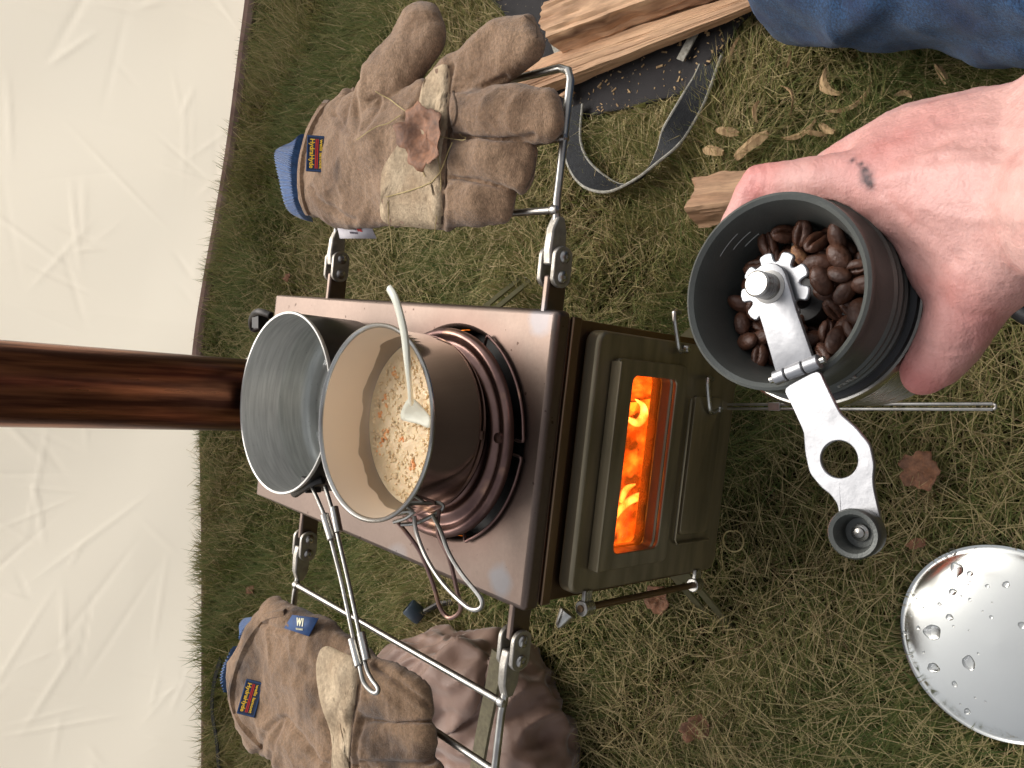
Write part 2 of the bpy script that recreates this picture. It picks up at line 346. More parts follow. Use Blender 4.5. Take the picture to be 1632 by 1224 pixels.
def mat_cloth():
    m = bpy.data.materials.new('tent cloth'); m.use_nodes = True; t = m.node_tree; N = t.nodes; L = t.links; N.clear()
    out = N.new('ShaderNodeOutputMaterial'); tc = N.new('ShaderNodeTexCoord')
    n1 = N.new('ShaderNodeTexNoise'); n1.inputs['Scale'].default_value = 2.5; n1.inputs['Detail'].default_value = 4; L.new(tc.outputs['Object'], n1.inputs[0])
    mx = N.new('ShaderNodeMix'); mx.data_type = 'RGBA'; mx.inputs[6].default_value = lin(246, 238, 222); mx.inputs[7].default_value = lin(240, 229, 210); L.new(n1.outputs[0], mx.inputs[0])
    wv = N.new('ShaderNodeTexNoise'); wv.inputs['Scale'].default_value = 1200; L.new(tc.outputs['Object'], wv.inputs[0])
    bp = N.new('ShaderNodeBump'); bp.inputs['Strength'].default_value = 0.2; bp.inputs['Distance'].default_value = 0.0005; L.new(wv.outputs[0], bp.inputs['Height'])
    d = N.new('ShaderNodeBsdfDiffuse'); tr = N.new('ShaderNodeBsdfTranslucent'); L.new(mx.outputs[2], d.inputs[0]); L.new(mx.outputs[2], tr.inputs[0]); L.new(bp.outputs[0], d.inputs['Normal'])
    ms = N.new('ShaderNodeMixShader'); ms.inputs[0].default_value = 0.62; L.new(d.outputs[0], ms.inputs[1]); L.new(tr.outputs[0], ms.inputs[2]); L.new(ms.outputs[0], out.inputs[0]); return m
CLOTH = mat_cloth()
HEMCLOTH = pmat('muddy hem cloth', lin(160, 132, 120), lin(120, 94, 84), rough=0.9, nscale=20, bump=0.3, bscale=900)
GAPFILL = pmat('dark gap fill', lin(96, 66, 52), lin(76, 52, 42), rough=0.9, nscale=20)

def mat_clear(name, tint, ior=1.33, rough=0.02, bumps=0.0, dirt=None):
    m = bpy.data.materials.new(name); m.use_nodes = True; t = m.node_tree; N = t.nodes; L = t.links; N.clear()
    out = N.new('ShaderNodeOutputMaterial'); tp = N.new('ShaderNodeBsdfTransparent'); gl = N.new('ShaderNodeBsdfGlossy'); fr = N.new('ShaderNodeMath'); lw = N.new('ShaderNodeLayerWeight'); lw.inputs[0].default_value = 0.5; pw = N.new('ShaderNodeMath'); pw.operation = 'POWER'; pw.inputs[1].default_value = 5
    L.new(lw.outputs['Facing'], pw.inputs[0]); fr.operation = 'MULTIPLY_ADD'; f0 = ((ior - 1) / (ior + 1)) ** 2; fr.inputs[1].default_value = 1 - f0; fr.inputs[2].default_value = f0; L.new(pw.outputs[0], fr.inputs[0])
    tp.inputs[0].default_value = tint; gl.inputs['Roughness'].default_value = rough
    ms = N.new('ShaderNodeMixShader'); L.new(fr.outputs[0], ms.inputs[0]); L.new(tp.outputs[0], ms.inputs[1]); L.new(gl.outputs[0], ms.inputs[2])
    if dirt:
        tc = N.new('ShaderNodeTexCoord'); n = N.new('ShaderNodeTexNoise'); n.inputs['Scale'].default_value = dirt[1]; n.inputs['Detail'].default_value = 8; L.new(tc.outputs['Object'], n.inputs[0])
        r = N.new('ShaderNodeMapRange'); r.inputs[1].default_value = 0.4; r.inputs[2].default_value = 0.7; L.new(n.outputs[0], r.inputs[0])
        mx = N.new('ShaderNodeMix'); mx.data_type = 'RGBA'; mx.inputs[6].default_value = tint; mx.inputs[7].default_value = dirt[0]; L.new(r.outputs[0], mx.inputs[0]); L.new(mx.outputs[2], tp.inputs[0])
    if bumps:
        tc2 = N.new('ShaderNodeTexCoord'); n2 = N.new('ShaderNodeTexNoise'); n2.inputs['Scale'].default_value = 40; L.new(tc2.outputs['Object'], n2.inputs[0])
        bp = N.new('ShaderNodeBump'); bp.inputs['Strength'].default_value = bumps; bp.inputs['Distance'].default_value = 0.002; L.new(n2.outputs[0], bp.inputs['Height']); L.new(bp.outputs[0], gl.inputs['Normal'])
    last = ms
    if dirt:
        tl = N.new('ShaderNodeBsdfTranslucent'); tl.inputs[0].default_value = (0.95, 0.50, 0.16, 1)
        r2 = N.new('ShaderNodeMapRange'); r2.inputs[1].default_value = 0.35; r2.inputs[2].default_value = 0.65; r2.inputs[3].default_value = 0.07; r2.inputs[4].default_value = 0.32; L.new(n.outputs[0], r2.inputs[0])
        m2 = N.new('ShaderNodeMixShader'); L.new(r2.outputs[0], m2.inputs[0]); L.new(ms.outputs[0], m2.inputs[1]); L.new(tl.outputs[0], m2.inputs[2]); last = m2
    L.new(last.outputs[0], out.inputs[0]); return m
WATER = mat_clear('clear water', (0.93, 0.95, 0.94, 1), 1.33, 0.02, 0.05)
GLASS = mat_clear('sooty door glass', (1.0, 0.80, 0.55, 1), 1.4, 0.05, 0, ((0.70, 0.36, 0.14, 1), 70))
DROP = bpy.data.materials.new('water drop'); DROP.use_nodes = True
_b = DROP.node_tree.nodes['Principled BSDF']; _b.inputs['Transmission Weight'].default_value = 1; _b.inputs['IOR'].default_value = 1.33; _b.inputs['Roughness'].default_value = 0.0

def mat_fire(name, c_lo, c_hi, s, nscale, thr=(0.35, 0.65), alpha=False):
    m = bpy.data.materials.new(name); m.use_nodes = True; t = m.node_tree; N = t.nodes; L = t.links; N.clear()
    out = N.new('ShaderNodeOutputMaterial'); e = N.new('ShaderNodeEmission'); tc = N.new('ShaderNodeTexCoord')
    n = N.new('ShaderNodeTexNoise'); n.inputs['Scale'].default_value = nscale; n.inputs['Detail'].default_value = 5; L.new(tc.outputs['Object'], n.inputs[0])
    r = N.new('ShaderNodeMapRange'); r.inputs[1].default_value = thr[0]; r.inputs[2].default_value = thr[1]; L.new(n.outputs[0], r.inputs[0])
    mx = N.new('ShaderNodeMix'); mx.data_type = 'RGBA'; mx.inputs[6].default_value = c_lo; mx.inputs[7].default_value = c_hi; L.new(r.outputs[0], mx.inputs[0]); L.new(mx.outputs[2], e.inputs[0])
    e.inputs[1].default_value = s
    if alpha:
        tp = N.new('ShaderNodeBsdfTransparent'); lw = N.new('ShaderNodeLayerWeight'); lw.inputs[0].default_value = 0.6
        ms = N.new('ShaderNodeMixShader'); p = N.new('ShaderNodeMath'); p.operation = 'POWER'; p.inputs[1].default_value = 0.8
        L.new(lw.outputs['Facing'], p.inputs[0]); L.new(p.outputs[0], ms.inputs[0]); L.new(e.outputs[0], ms.inputs[1]); L.new(tp.outputs[0], ms.inputs[2]); L.new(ms.outputs[0], out.inputs[0])
    else: L.new(e.outputs[0], out.inputs[0])
    return m
FLAME = mat_fire('flame', (1.0, 0.30, 0.05, 1), (1.0, 0.62, 0.24, 1), 8.0, 90, alpha=True)
EMBER = mat_fire('embers', (0.5, 0.06, 0.0, 1), (1.0, 0.26, 0.03, 1), 4.5, 70, (0.35, 0.62))
CHAR = pmat('charred log', lin(70, 40, 26), lin(24, 16, 12), rough=0.9, nscale=40, bump=1.0, bscale=120)
_n = CHAR.node_tree; _bb = _n.nodes['Principled BSDF']
_tc = _n.nodes.new('ShaderNodeTexCoord'); _ns = _n.nodes.new('ShaderNodeTexNoise'); _ns.inputs['Scale'].default_value = 45; _ns.inputs['Detail'].default_value = 6
_n.links.new(_tc.outputs['Object'], _ns.inputs[0]); _mr = _n.nodes.new('ShaderNodeMapRange'); _mr.inputs[1].default_value = 0.42; _mr.inputs[2].default_value = 0.62; _mr.inputs[4].default_value = 4.0
_n.links.new(_ns.outputs[0], _mr.inputs[0]); _bb.inputs['Emission Color'].default_value = (1, 0.16, 0.02, 1); _n.links.new(_mr.outputs[0], _bb.inputs['Emission Strength'])

# ------------------------------------------------------------------ ground
SOIL = pmat('soil', lin(74, 62, 42), lin(54, 50, 30), rough=1, nscale=30, bump=0.8, bscale=120, spec=0.1)
MEADOW = SOIL
g = MB(); R = 200
g.add([(-R, -R, 0), (R, -R, 0), (R, R, 0), (-R, R, 0)], [(0, 1, 2, 3)])
build(g, 'ground', SOIL, kind='structure', smooth=False)

# ------------------------------------------------------------------ grass blades (uncountable: one object)
LID_C, LID_R = Vector((-0.102, -0.205, 0)), 0.0715
bag_px = [(797, -30), (812, 28), (838, 75), (862, 120), (880, 175), (893, 203), (950, 188), (1010, 176), (1060, 163), (1095, 152), (1122, 126), (1158, 86), (1182, 50), (1205, -30)]
bag_w = [U(x, y, 0.014) for x, y in bag_px]
def in_poly(x, y, P):
    c = np.zeros(len(x), bool); n = len(P)
    for i in range(n):
        a, b = P[i], P[(i + 1) % n]
        if a.y == b.y: continue
        k = ((a.y > y) != (b.y > y)) & (x < (b.x - a.x) * (y - a.y) / (b.y - a.y) + a.x); c ^= k
    return c
TL = [Vector((-1.6, 0.90, 0)), U(328, 1224), U(328, 900), U(325, 700), U(325, 600)]
TR = [U(325, 590), U(333, 520), U(350, 420), U(380, 250), U(413, 0), Vector((1.6, 1.10, 0))]
def tarp_y(x):
    P = TL + TR; return np.interp(x, [p.x for p in P], [p.y for p in P])
def grass(N, name, straw):
    x = rng.uniform(-1.15, 1.15, N); y = rng.uniform(-0.5, 1.35, N)
    q = np.stack([x - CAM.x, y - CAM.y, np.full(N, -CAM.z)], 1); F, D_, R_ = (np.array(v) for v in (FWD, DOWN, RIGHT))
    dep = q @ F; px = 816 + FPX * (q @ D_) / np.maximum(dep, 1e-3); py = 612 - FPX * (q @ R_) / np.maximum(dep, 1e-3)
    vis = (px > 250) & (px < 1720) & (py > -90) & (py < 1310)
    keep = (vis | (rng.random(N) < 0.22)) & (y < tarp_y(x) - 0.012 - 0.02 * rng.random(N))
    # thin with distance: far blades are smaller in the picture
    keep &= rng.random(N) < np.clip(1.15 - 0.35 * np.hypot(x, y + 0.3), 0.55, 1)
    x, y = x[keep], y[keep]; n = len(x)
    fld = np.sin(x * 13 + 2 * np.sin(y * 9)) + np.sin(y * 17 + 1.5 * np.sin(x * 11 + 1)) + 0.7 * np.sin((x + y) * 37)
    th = fld * 1.4 + rng.normal(0, 0.8 if not straw else 1.6, n)
    if straw: L = rng.uniform(0.016, 0.050, n); tilt0 = rng.uniform(0.9, 1.5, n); bend = rng.uniform(-0.05, 0.15, n); z0 = rng.uniform(0.0, 0.024, n); wd = rng.uniform(0.00018, 0.00048, n) * (1 + 0.7 * np.clip(y, 0, 1.2))
    else: L = rng.uniform(0.022, 0.055, n) * (1 + 0.2 * np.sin(x * 7 + y * 5)); tilt0 = rng.uniform(0.2, 1.05, n); bend = rng.uniform(0.0, 0.5, n); z0 = np.zeros(n); wd = rng.uniform(0.00035, 0.0008, n) * (1 + 0.4 * np.clip(y, 0, 1.2))
    seg = 3; dx, dy = np.cos(th), np.sin(th); px_, py_ = -dy, dx
    P = np.stack([x, y, z0], 1); rows = []; wr = [1, 0.95, 0.6, 0]
    for k in range(seg + 1):
        wdt = wd * wr[k]
        if k < seg: rows += [P + np.stack([px_ * wdt, py_ * wdt, 0 * wdt], 1), P - np.stack([px_ * wdt, py_ * wdt, 0 * wdt], 1)]
        else: rows += [P.copy()]
        t = tilt0 + bend * (k + 0.5) / seg
        P = P + np.stack([dx * np.sin(t), dy * np.sin(t), np.cos(t)], 1) * (L / seg)[:, None]
    V_ = np.stack(rows, 1)                       # n, 7, 3
    V_[..., 2] = np.maximum(V_[..., 2], 0.001)
    fx, fy = V_[..., 0].ravel(), V_[..., 1].ravel(); fz = V_[..., 2].ravel()
    m = np.hypot(fx - LID_C.x, fy - LID_C.y) < LID_R + 0.002; fz[m] = np.minimum(fz[m], 0.008)
    m = in_poly(fx, fy, bag_w); fz[m] = np.minimum(fz[m], 0.008)
    V_[..., 2] = fz.reshape(V_.shape[:2])
    tone = np.clip(rng.normal(0.5, 0.22, n) + 0.16 * np.sin(x * 9 + 3 * np.sin(y * 6)) * (1), 0, 1)
    pal = tone * 0.35 if straw else 0.35 + 0.65 * tone
    # greener towards the tent, more dry thatch near the front
    if not straw: pal = np.clip(pal - 0.15 * (rng.random(n) < 0.35) + 0.05 * np.sin(x * 4 + 2), 0, 1)
    idx = (np.arange(n) * 7)[:, None]
    quads = np.concatenate([idx + np.array([0, 1, 3, 2]), idx + np.array([2, 3, 5, 4])], 1).reshape(-1, 4); tri = idx + np.array([4, 5, 6])
    me = bpy.data.meshes.new(name); me.vertices.add(n * 7); me.vertices.foreach_set('co', V_.reshape(-1).astype(np.float32))
    nl = n * 11; loops = np.concatenate([quads.reshape(n, 8), tri], 1).ravel().astype(np.int32)
    me.loops.add(nl); me.loops.foreach_set('vertex_index', loops); me.polygons.add(n * 3)
    st = (np.arange(n) * 11)[:, None] + np.array([0, 4, 8]); me.polygons.foreach_set('loop_start', st.ravel().astype(np.int32))
    me.update(calc_edges=True)
    at = me.attributes.new('pal', 'FLOAT', 'POINT'); at.data.foreach_set('value', np.repeat(pal, 7).astype(np.float32))
    return me
def mat_grass():
    m = bpy.data.materials.new('grass blade'); m.use_nodes = True; t = m.node_tree; N = t.nodes; L = t.links; N.clear()
    out = N.new('ShaderNodeOutputMaterial'); a = N.new('ShaderNodeAttribute'); a.attribute_name = 'pal'
    cr = N.new('ShaderNodeValToRGB'); L.new(a.outputs['Fac'], cr.inputs[0]); e = cr.color_ramp.elements
    e[0].position = 0; e[0].color = lin(122, 100, 68); e[1].position = 1; e[1].color = lin(96, 116, 64)
    for p, c in ((0.12, lin(190, 170, 126)), (0.3, lin(166, 154, 104)), (0.5, lin(146, 140, 88)), (0.72, lin(118, 126, 72))):
        k = cr.color_ramp.elements.new(p); k.color = c
    pr = N.new('ShaderNodeBsdfPrincipled'); pr.inputs['Roughness'].default_value = 0.6; pr.inputs['Specular IOR Level'].default_value = 0.25; L.new(cr.outputs[0], pr.inputs['Base Color'])
    tr = N.new('ShaderNodeBsdfTranslucent'); L.new(cr.outputs[0], tr.inputs[0]); ms = N.new('ShaderNodeMixShader'); ms.inputs[0].default_value = 0.3
    L.new(pr.outputs[0], ms.inputs[1]); L.new(tr.outputs[0], ms.inputs[2]); L.new(ms.outputs[0], out.inputs[0]); return m
GRASS = mat_grass()
for nm, N_, st in (('grass', 560000, False), ('dry_grass', 200000, True)):
    me = grass(N_, nm, st); me.materials.append(GRASS); o = bpy.data.objects.new(nm, me); col.objects.link(o)
    props(o, 'short green lawn grass covering the ground' if not st else 'dry straw coloured thatch lying among the lawn grass', 'grass', kind='stuff')

# ------------------------------------------------------------------ tent walls
def crease_field(seed, n, w, h):
    r = random.Random(seed); S = []
    for _ in range(n):
        a = np.array([r.uniform(0, w), r.uniform(0, h)]); t = r.uniform(0, PI); l = r.uniform(0.06, 0.3); b = a + l * np.array([math.cos(t), math.sin(t)])
        S.append((a, b, r.uniform(0.003, 0.008), r.choice((-1, 1)) * r.uniform(0.0004, 0.0012)))
        if r.random() < 0.5: # a second fold leaving the same point
            t2 = t + r.choice((-1, 1)) * r.uniform(0.3, 0.9); S.append((a, a + l * 0.7 * np.array([math.cos(t2), math.sin(t2)]), 0.005, r.uniform(0.0006, 0.0016)))
    return S
def wall(base, height, lean, seed, name, parent, slant0=0.0, slant1=0.0):
    P = [np.array((p.x, p.y)) for p in base]; d = [0]
    for a, b in zip(P, P[1:]): d.append(d[-1] + np.linalg.norm(b - a))
    T = d[-1]; nu = 420; us = np.linspace(0, T, nu); hs_ = np.concatenate([np.linspace(0.0, 0.55, 110), np.linspace(0.565, height, 14)]); nh = len(hs_)
    bx = np.interp(us, d, [p[0] for p in P]); by = np.interp(us, d, [p[1] for p in P])
    Uu, Hh = np.meshgrid(us, hs_); BX = np.interp(Uu + slant0 * Hh * (1 - Uu / T) + slant1 * Hh * (Uu / T), d, [p[0] for p in P]); BY = np.interp(Uu, d, [p[1] for p in P])
    disp = 0.006 * np.sin(Uu * 5 + seed) * np.sin(Hh * 4 + 1) + 0.003 * np.sin(Uu * 13 + 2 * Hh * 5 + seed) * np.minimum(1, Hh * 8)
    for a, b, wd, amp in crease_field(seed, 95, T, 0.6):
        ab = b - a; tt = np.clip(((Uu - a[0]) * ab[0] + (Hh - a[1]) * ab[1]) / (ab @ ab), 0, 1)
        dist = np.hypot(Uu - a[0] - tt * ab[0], Hh - a[1] - tt * ab[1]); disp = disp + amp * np.clip(1 - dist / wd, 0, 1) * np.sin(PI * np.clip(tt, 0.02, 0.98)) * 1.3
    Y_ = BY + lean * Hh + disp
    vs = np.stack([BX, Y_, Hh + 0.006], -1).reshape(-1, 3); mb = MB(); mb.v = [Vector(v) for v in vs]
    mb.f = [(i * nu + j, i * nu + j + 1, (i + 1) * nu + j + 1, (i + 1) * nu + j) for i in range(nh - 1) for j in range(nu - 1)]
    return build(mb, name, CLOTH, parent, angle=180)
tent = thing('tent', (0, 1.25, 0), 'cream white canvas tent wall standing on the grass behind the stove pipe', 'tent')
wall(TL, 0.78, 0.12, 3, 'wall_panel', tent, slant1=-0.16)
wall(TR, 0.78, 0.12, 8, 'wall_panel', tent, slant0=0.0)
mb = MB(); _x = TR[0].x; _y = TR[0].y + 0.012; mb.add([(_x - 0.03, _y, 0.0), (_x + 0.012, _y, 0.0), (_x + 0.012, _y + 0.12 * 0.77, 0.77), (_x - 0.16 * 0.77 - 0.03, _y + 0.12 * 0.77 + 0.004, 0.77)], [(0, 1, 2, 3)]); build(mb, 'dark_gap_fill', GAPFILL, tent, solid=0.002)  # brown sheet added in place of the darkness seen through the panel gap
mb = MB(); mb.tube(spline([p + Vector((0, -0.012, 0.020)) for p in TR], 6), 0.013, 8); build(mb, 'hem', HEMCLOTH, tent)
mb = MB(); mb.tube(spline([p + Vector((0, -0.004, 0.006)) for p in TL], 6), 0.005, 8); build(mb, 'hem', HEMCLOTH, tent)

# ------------------------------------------------------------------ stove
ZT = 0.31; HW = 0.1015; DP = 0.39
stove = thing('camp_stove', (0, 0.195, 0), 'steel wood burning camp stove with lit window and chimney pipe', 'stove')
HC = (0.006, 0.097); HR = 0.0775
NN = 96
def rect_polar(c, x0, x1, y0, y1, n, r=0.006):
    P = []
    for j in range(n):
        a = 2 * PI * j / n; dx, dy = math.cos(a), math.sin(a); t = 1e9
        if dx > 1e-9: t = min(t, (x1 - c[0]) / dx)
        if dx < -1e-9: t = min(t, (x0 - c[0]) / dx)
        if dy > 1e-9: t = min(t, (y1 - c[1]) / dy)
        if dy < -1e-9: t = min(t, (y0 - c[1]) / dy)
        P.append([c[0] + dx * t, c[1] + dy * t])
    for cx, cy in ((x0, y0), (x0, y1), (x1, y0), (x1, y1)):
        k = min(range(n), key=lambda i: (P[i][0] - cx) ** 2 + (P[i][1] - cy) ** 2); P[k] = [cx, cy]
    return P
mb = MB()
outer = rect_polar(HC, -HW, HW, 0, DP, NN); inner = [(HC[0] + HR * math.cos(2 * PI * j / NN), HC[1] + HR * math.sin(2 * PI * j / NN)) for j in range(NN)]
mb.ring(outer, inner, (0, 0, ZT - 0.015), (1, 0, 0), (0, 1, 0), (0, 0, 1), 0.015)
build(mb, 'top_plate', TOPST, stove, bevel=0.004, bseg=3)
# body shell
wt = 0.002; bx = HW - 0.004
mb = MB(); mb.abox(-bx, -bx + wt, 0.008, DP - 0.004, 0.087, ZT - 0.016); mb.abox(bx - wt, bx, 0.008, DP - 0.004, 0.087, ZT - 0.016)
mb.abox(-bx, bx, DP - 0.004, DP - 0.002, 0.087, ZT - 0.016); mb.abox(-bx + wt, bx - wt, 0.008, DP - 0.005, 0.085, 0.087)
build(mb, 'body', BODYST, stove, smooth=False)
WIN = (-0.065, 0.0645, 0.188, 0.243)
hole = rrect(WIN[0], WIN[1], WIN[2], WIN[3], 0.006)
def wide(h, x0, x1, y0, y1, r): return rrect(x0, x1, y0, y1, r)
FY = (0, -1, 0)
mb = MB(); mb.ring(rrect(-bx, bx, 0.085, ZT - 0.016, 0.001), hole, (0, 0.008, 0), (1, 0, 0), (0, 0, 1), FY, 0.005); build(mb, 'front_plate', BODYST, stove, bevel=0.0008)
mb = MB(); mb.abox(-bx - 0.001, bx + 0.001, -0.001, 0.0025, 0.2855, 0.2945); build(mb, 'ledge', BODYST, stove, bevel=0.001)
door = MB(); door.ring(rrect(-0.0905, 0.092, 0.098, 0.279, 0.009), rrect(WIN[0] + 0, WIN[1] - 0, WIN[2] + 0, WIN[3] - 0, 0.0058), (0, 0.001, 0), (1, 0, 0), (0, 0, 1), FY, 0.013)
door = build(door, 'door', DOORST, stove, bevel=0.0028, bseg=3)
mb = MB(); mb.ring(rrect(-0.0755, 0.0745, 0.176, 0.2625, 0.006), rrect(WIN[0] + 0.001, WIN[1] - 0.001, WIN[2] + 0.001, WIN[3] - 0.001, 0.0055), (0, -0.0125, 0), (1, 0, 0), (0, 0, 1), FY, 0.0035)
mb.abox(-0.0735, 0.0725, -0.0215, -0.0125, 0.2628, 0.2645)
build(mb, 'window_frame', DOORST, door, bevel=0.0008)
mb = MB(); mb.abox(WIN[0] - 0.004, WIN[1] + 0.004, -0.0015, 0.0005, WIN[2] - 0.004, WIN[3] + 0.004); build(mb, 'window_glass', GLASS, door, smooth=False)
mb = MB(); mb.prism(rrect(-0.057, 0.0525, 0.121, 0.160, 0.004), (0, -0.0122, 0), (1, 0, 0), (0, 0, 1), FY, 0.0026, 0.001); build(mb, 'draft_slide', DOORST, door, angle=30)
mb = MB()
P = [(-0.0635, -0.0145, 0.118), (-0.0635, -0.0145, 0.162), (-0.06, -0.0145, 0.1655), (0.05, -0.0145, 0.1655)]
mb.tube(P, 0.0011, 8); build(mb, 'draft_guide', DOORST, door)
# latch clips on the right edge
for (a, b, c, d) in (((1075, 498), (1080, 540), (1084, 560), (1092, 556)), ((1128, 604), (1130, 640), (1134, 658), (1144, 652))):
    mb = MB(); pts = [UY(a[0] + 8, a[1], -0.012), UY(*a, -0.019), UY(*b, -0.019), UY(*c, -0.017), UY(*d, -0.0135)]
    mb.tube(spline(pts, 4), 0.0018, 8); q = build(mb, 'latch', STEEL, door)
    mb = MB(); mb.lathe([(0, 0.004), (0.0022, 0.0036), (0.003, 0.002), (0.003, 0)], UY(d[0], d[1], -0.0125), (0, -1, 0), 16); build(mb, 'rivet', STEEL, q)
# hinge rod on the left edge
mb = MB(); mb.tube([(-0.1005, -0.013, 0.268), (-0.1005, -0.013, 0.118)], 0.0026, 12); hr = build(mb, 'hinge_rod', BODYST, door)
for z in (0.262, 0.126):
    mb = MB(); mb.tube([(-0.1005, -0.013, z - 0.005), (-0.1005, -0.013, z + 0.005)], 0.0055, 14); mb.abox(-0.0998, -0.088, -0.0145, -0.0115, z - 0.004, z + 0.004); build(mb, 'knuckle', STEEL, hr, bevel=0.0006)
mb = MB(); mb.lathe([(0, 0.013), (0.003, 0.011), (0.0065, 0), (0, 0)], (-0.1045, -0.006, 0.272), (-0.6, 0.2, 0.25), 16); build(mb, 'hinge_tip', STEEL, hr)
# burner disc, ridged rings
mb = MB(); pr = [(0.0, 0.0135)]
for i in range(60):
    r = 0.020 + (0.0745 - 0.020) * i / 59; pr.append((r, 0.0128 + 0.0016 * math.sin((r - 0.02) * 2 * PI / 0.0125)))
pr += [(0.0762, 0.0125), (0.077, 0.0100), (0.0765, 0.0075), (0.0745, 0.0070), (0.0, 0.0070)]
disc = build(mb.lathe(pr, (HC[0], HC[1] - 0.001, ZT), n=96), 'burner_disc', DISC, stove, angle=60)
mb = MB(); mb.lathe([(0, 0.0035), (0.0035, 0.003), (0.004, 0)], (0.012, 0.0275, ZT + 0.0128), n=16); build(mb, 'disc_stud', DISC, disc)
mb = MB(); mb.lathe([(0.0775, -0.012), (0.0775, -0.03), (0.0, -0.03)], (HC[0], HC[1], ZT), n=64); build(mb, 'burner_well', SOOT, stove)
for a0, a1 in ((-86, -25), (-155, -94)):
    mb = MB(); P = []
    A = [math.radians(a0 + (a1 - a0) * i / 14) for i in range(15)]
    P = [(HC[0] + 0.0725 * math.cos(A[0]), HC[1] + 0.0725 * math.sin(A[0]), ZT + 0.001)] + [(HC[0] + 0.0815 * math.cos(a), HC[1] + 0.0815 * math.sin(a), ZT + 0.003) for a in A[0:]] + [(HC[0] + 0.0725 * math.cos(A[-1]), HC[1] + 0.0725 * math.sin(A[-1]), ZT + 0.001)]
    mb.tube(spline(P, 3), 0.0011, 8); build(mb, 'burner_lip', DISC, stove)
# chimney
mb = MB(); cz = Vector((0.003, 0.3475, ZT))
mb.lathe([(0.0335, 0.0), (0.0335, 1.6), (0.0325, 1.6), (0.0325, 0)], cz, (0.0, 0.012, 1), 64, closed=True); ch = build(mb, 'chimney_pipe', PIPEM, stove)
mb = MB(); mb.lathe([(0.0337, 0.0), (0.0355, 0.001), (0.0358, 0.028), (0.0345, 0.030), (0.0337, 0.0302)], cz, (0, 0.012, 1), 64); build(mb, 'pipe_collar', PIPEM, ch)
mb = MB(); mb.tube([cz + Vector((0.0372 * math.cos(2 * PI * i / 48), 0.0372 * math.sin(2 * PI * i / 48), 0.034 + 0.002 * math.sin(2 * PI * i / 48))) for i in range(48)], 0.0006, 6, closed=True); build(mb, 'wire_ring', ROD, ch)
# legs
for sx in (-1, 1):
    for yy, fy in ((0.035, 0.03), (0.33, 0.34)):
        a = Vector((sx * 0.096, yy, 0.10)); b = Vector((sx * 0.172, fy, -0.004)); ez = (b - a).normalized(); ey = Vector((0, 1, 0)); en = ez.cross(ey); L_ = (b - a).length
        mb = MB(); out_ = rrect(-0.016, 0.016, 0, L_, 0.006); inn = rrect(-0.0055, 0.0055, 0.040, L_ - 0.02, 0.005)
        mb.ring(out_, inn, a, ey, ez, en, 0.002); build(mb, 'leg', LEGST, stove, bevel=0.0004)
# fire tool rods leaving under the door
mb = MB(); a = U(1120, 648, 0.108); b = U(1583, 648, 0.108); dd = (b - a).normalized(); sd_ = dd.cross(Vector((0, 0, 1)))
mb.tube([a + sd_ * 0.0018, b + sd_ * 0.0018], 0.0012, 8); mb.tube([a - sd_ * 0.0018, b - sd_ * 0.0018], 0.0012, 8)
mb.tube([b + sd_ * 0.0018, b + dd * 0.0014 + sd_ * 0.0010, b + dd * 0.0014 - sd_ * 0.0010, b - sd_ * 0.0018], 0.0012, 8); mb.box(a.lerp(b, 0.3), dd, sd_, (0, 0, 1), (0.01, 0.0065, 0.0035))
build(mb, 'draft_rod', ROD, stove, bevel=0.0003)

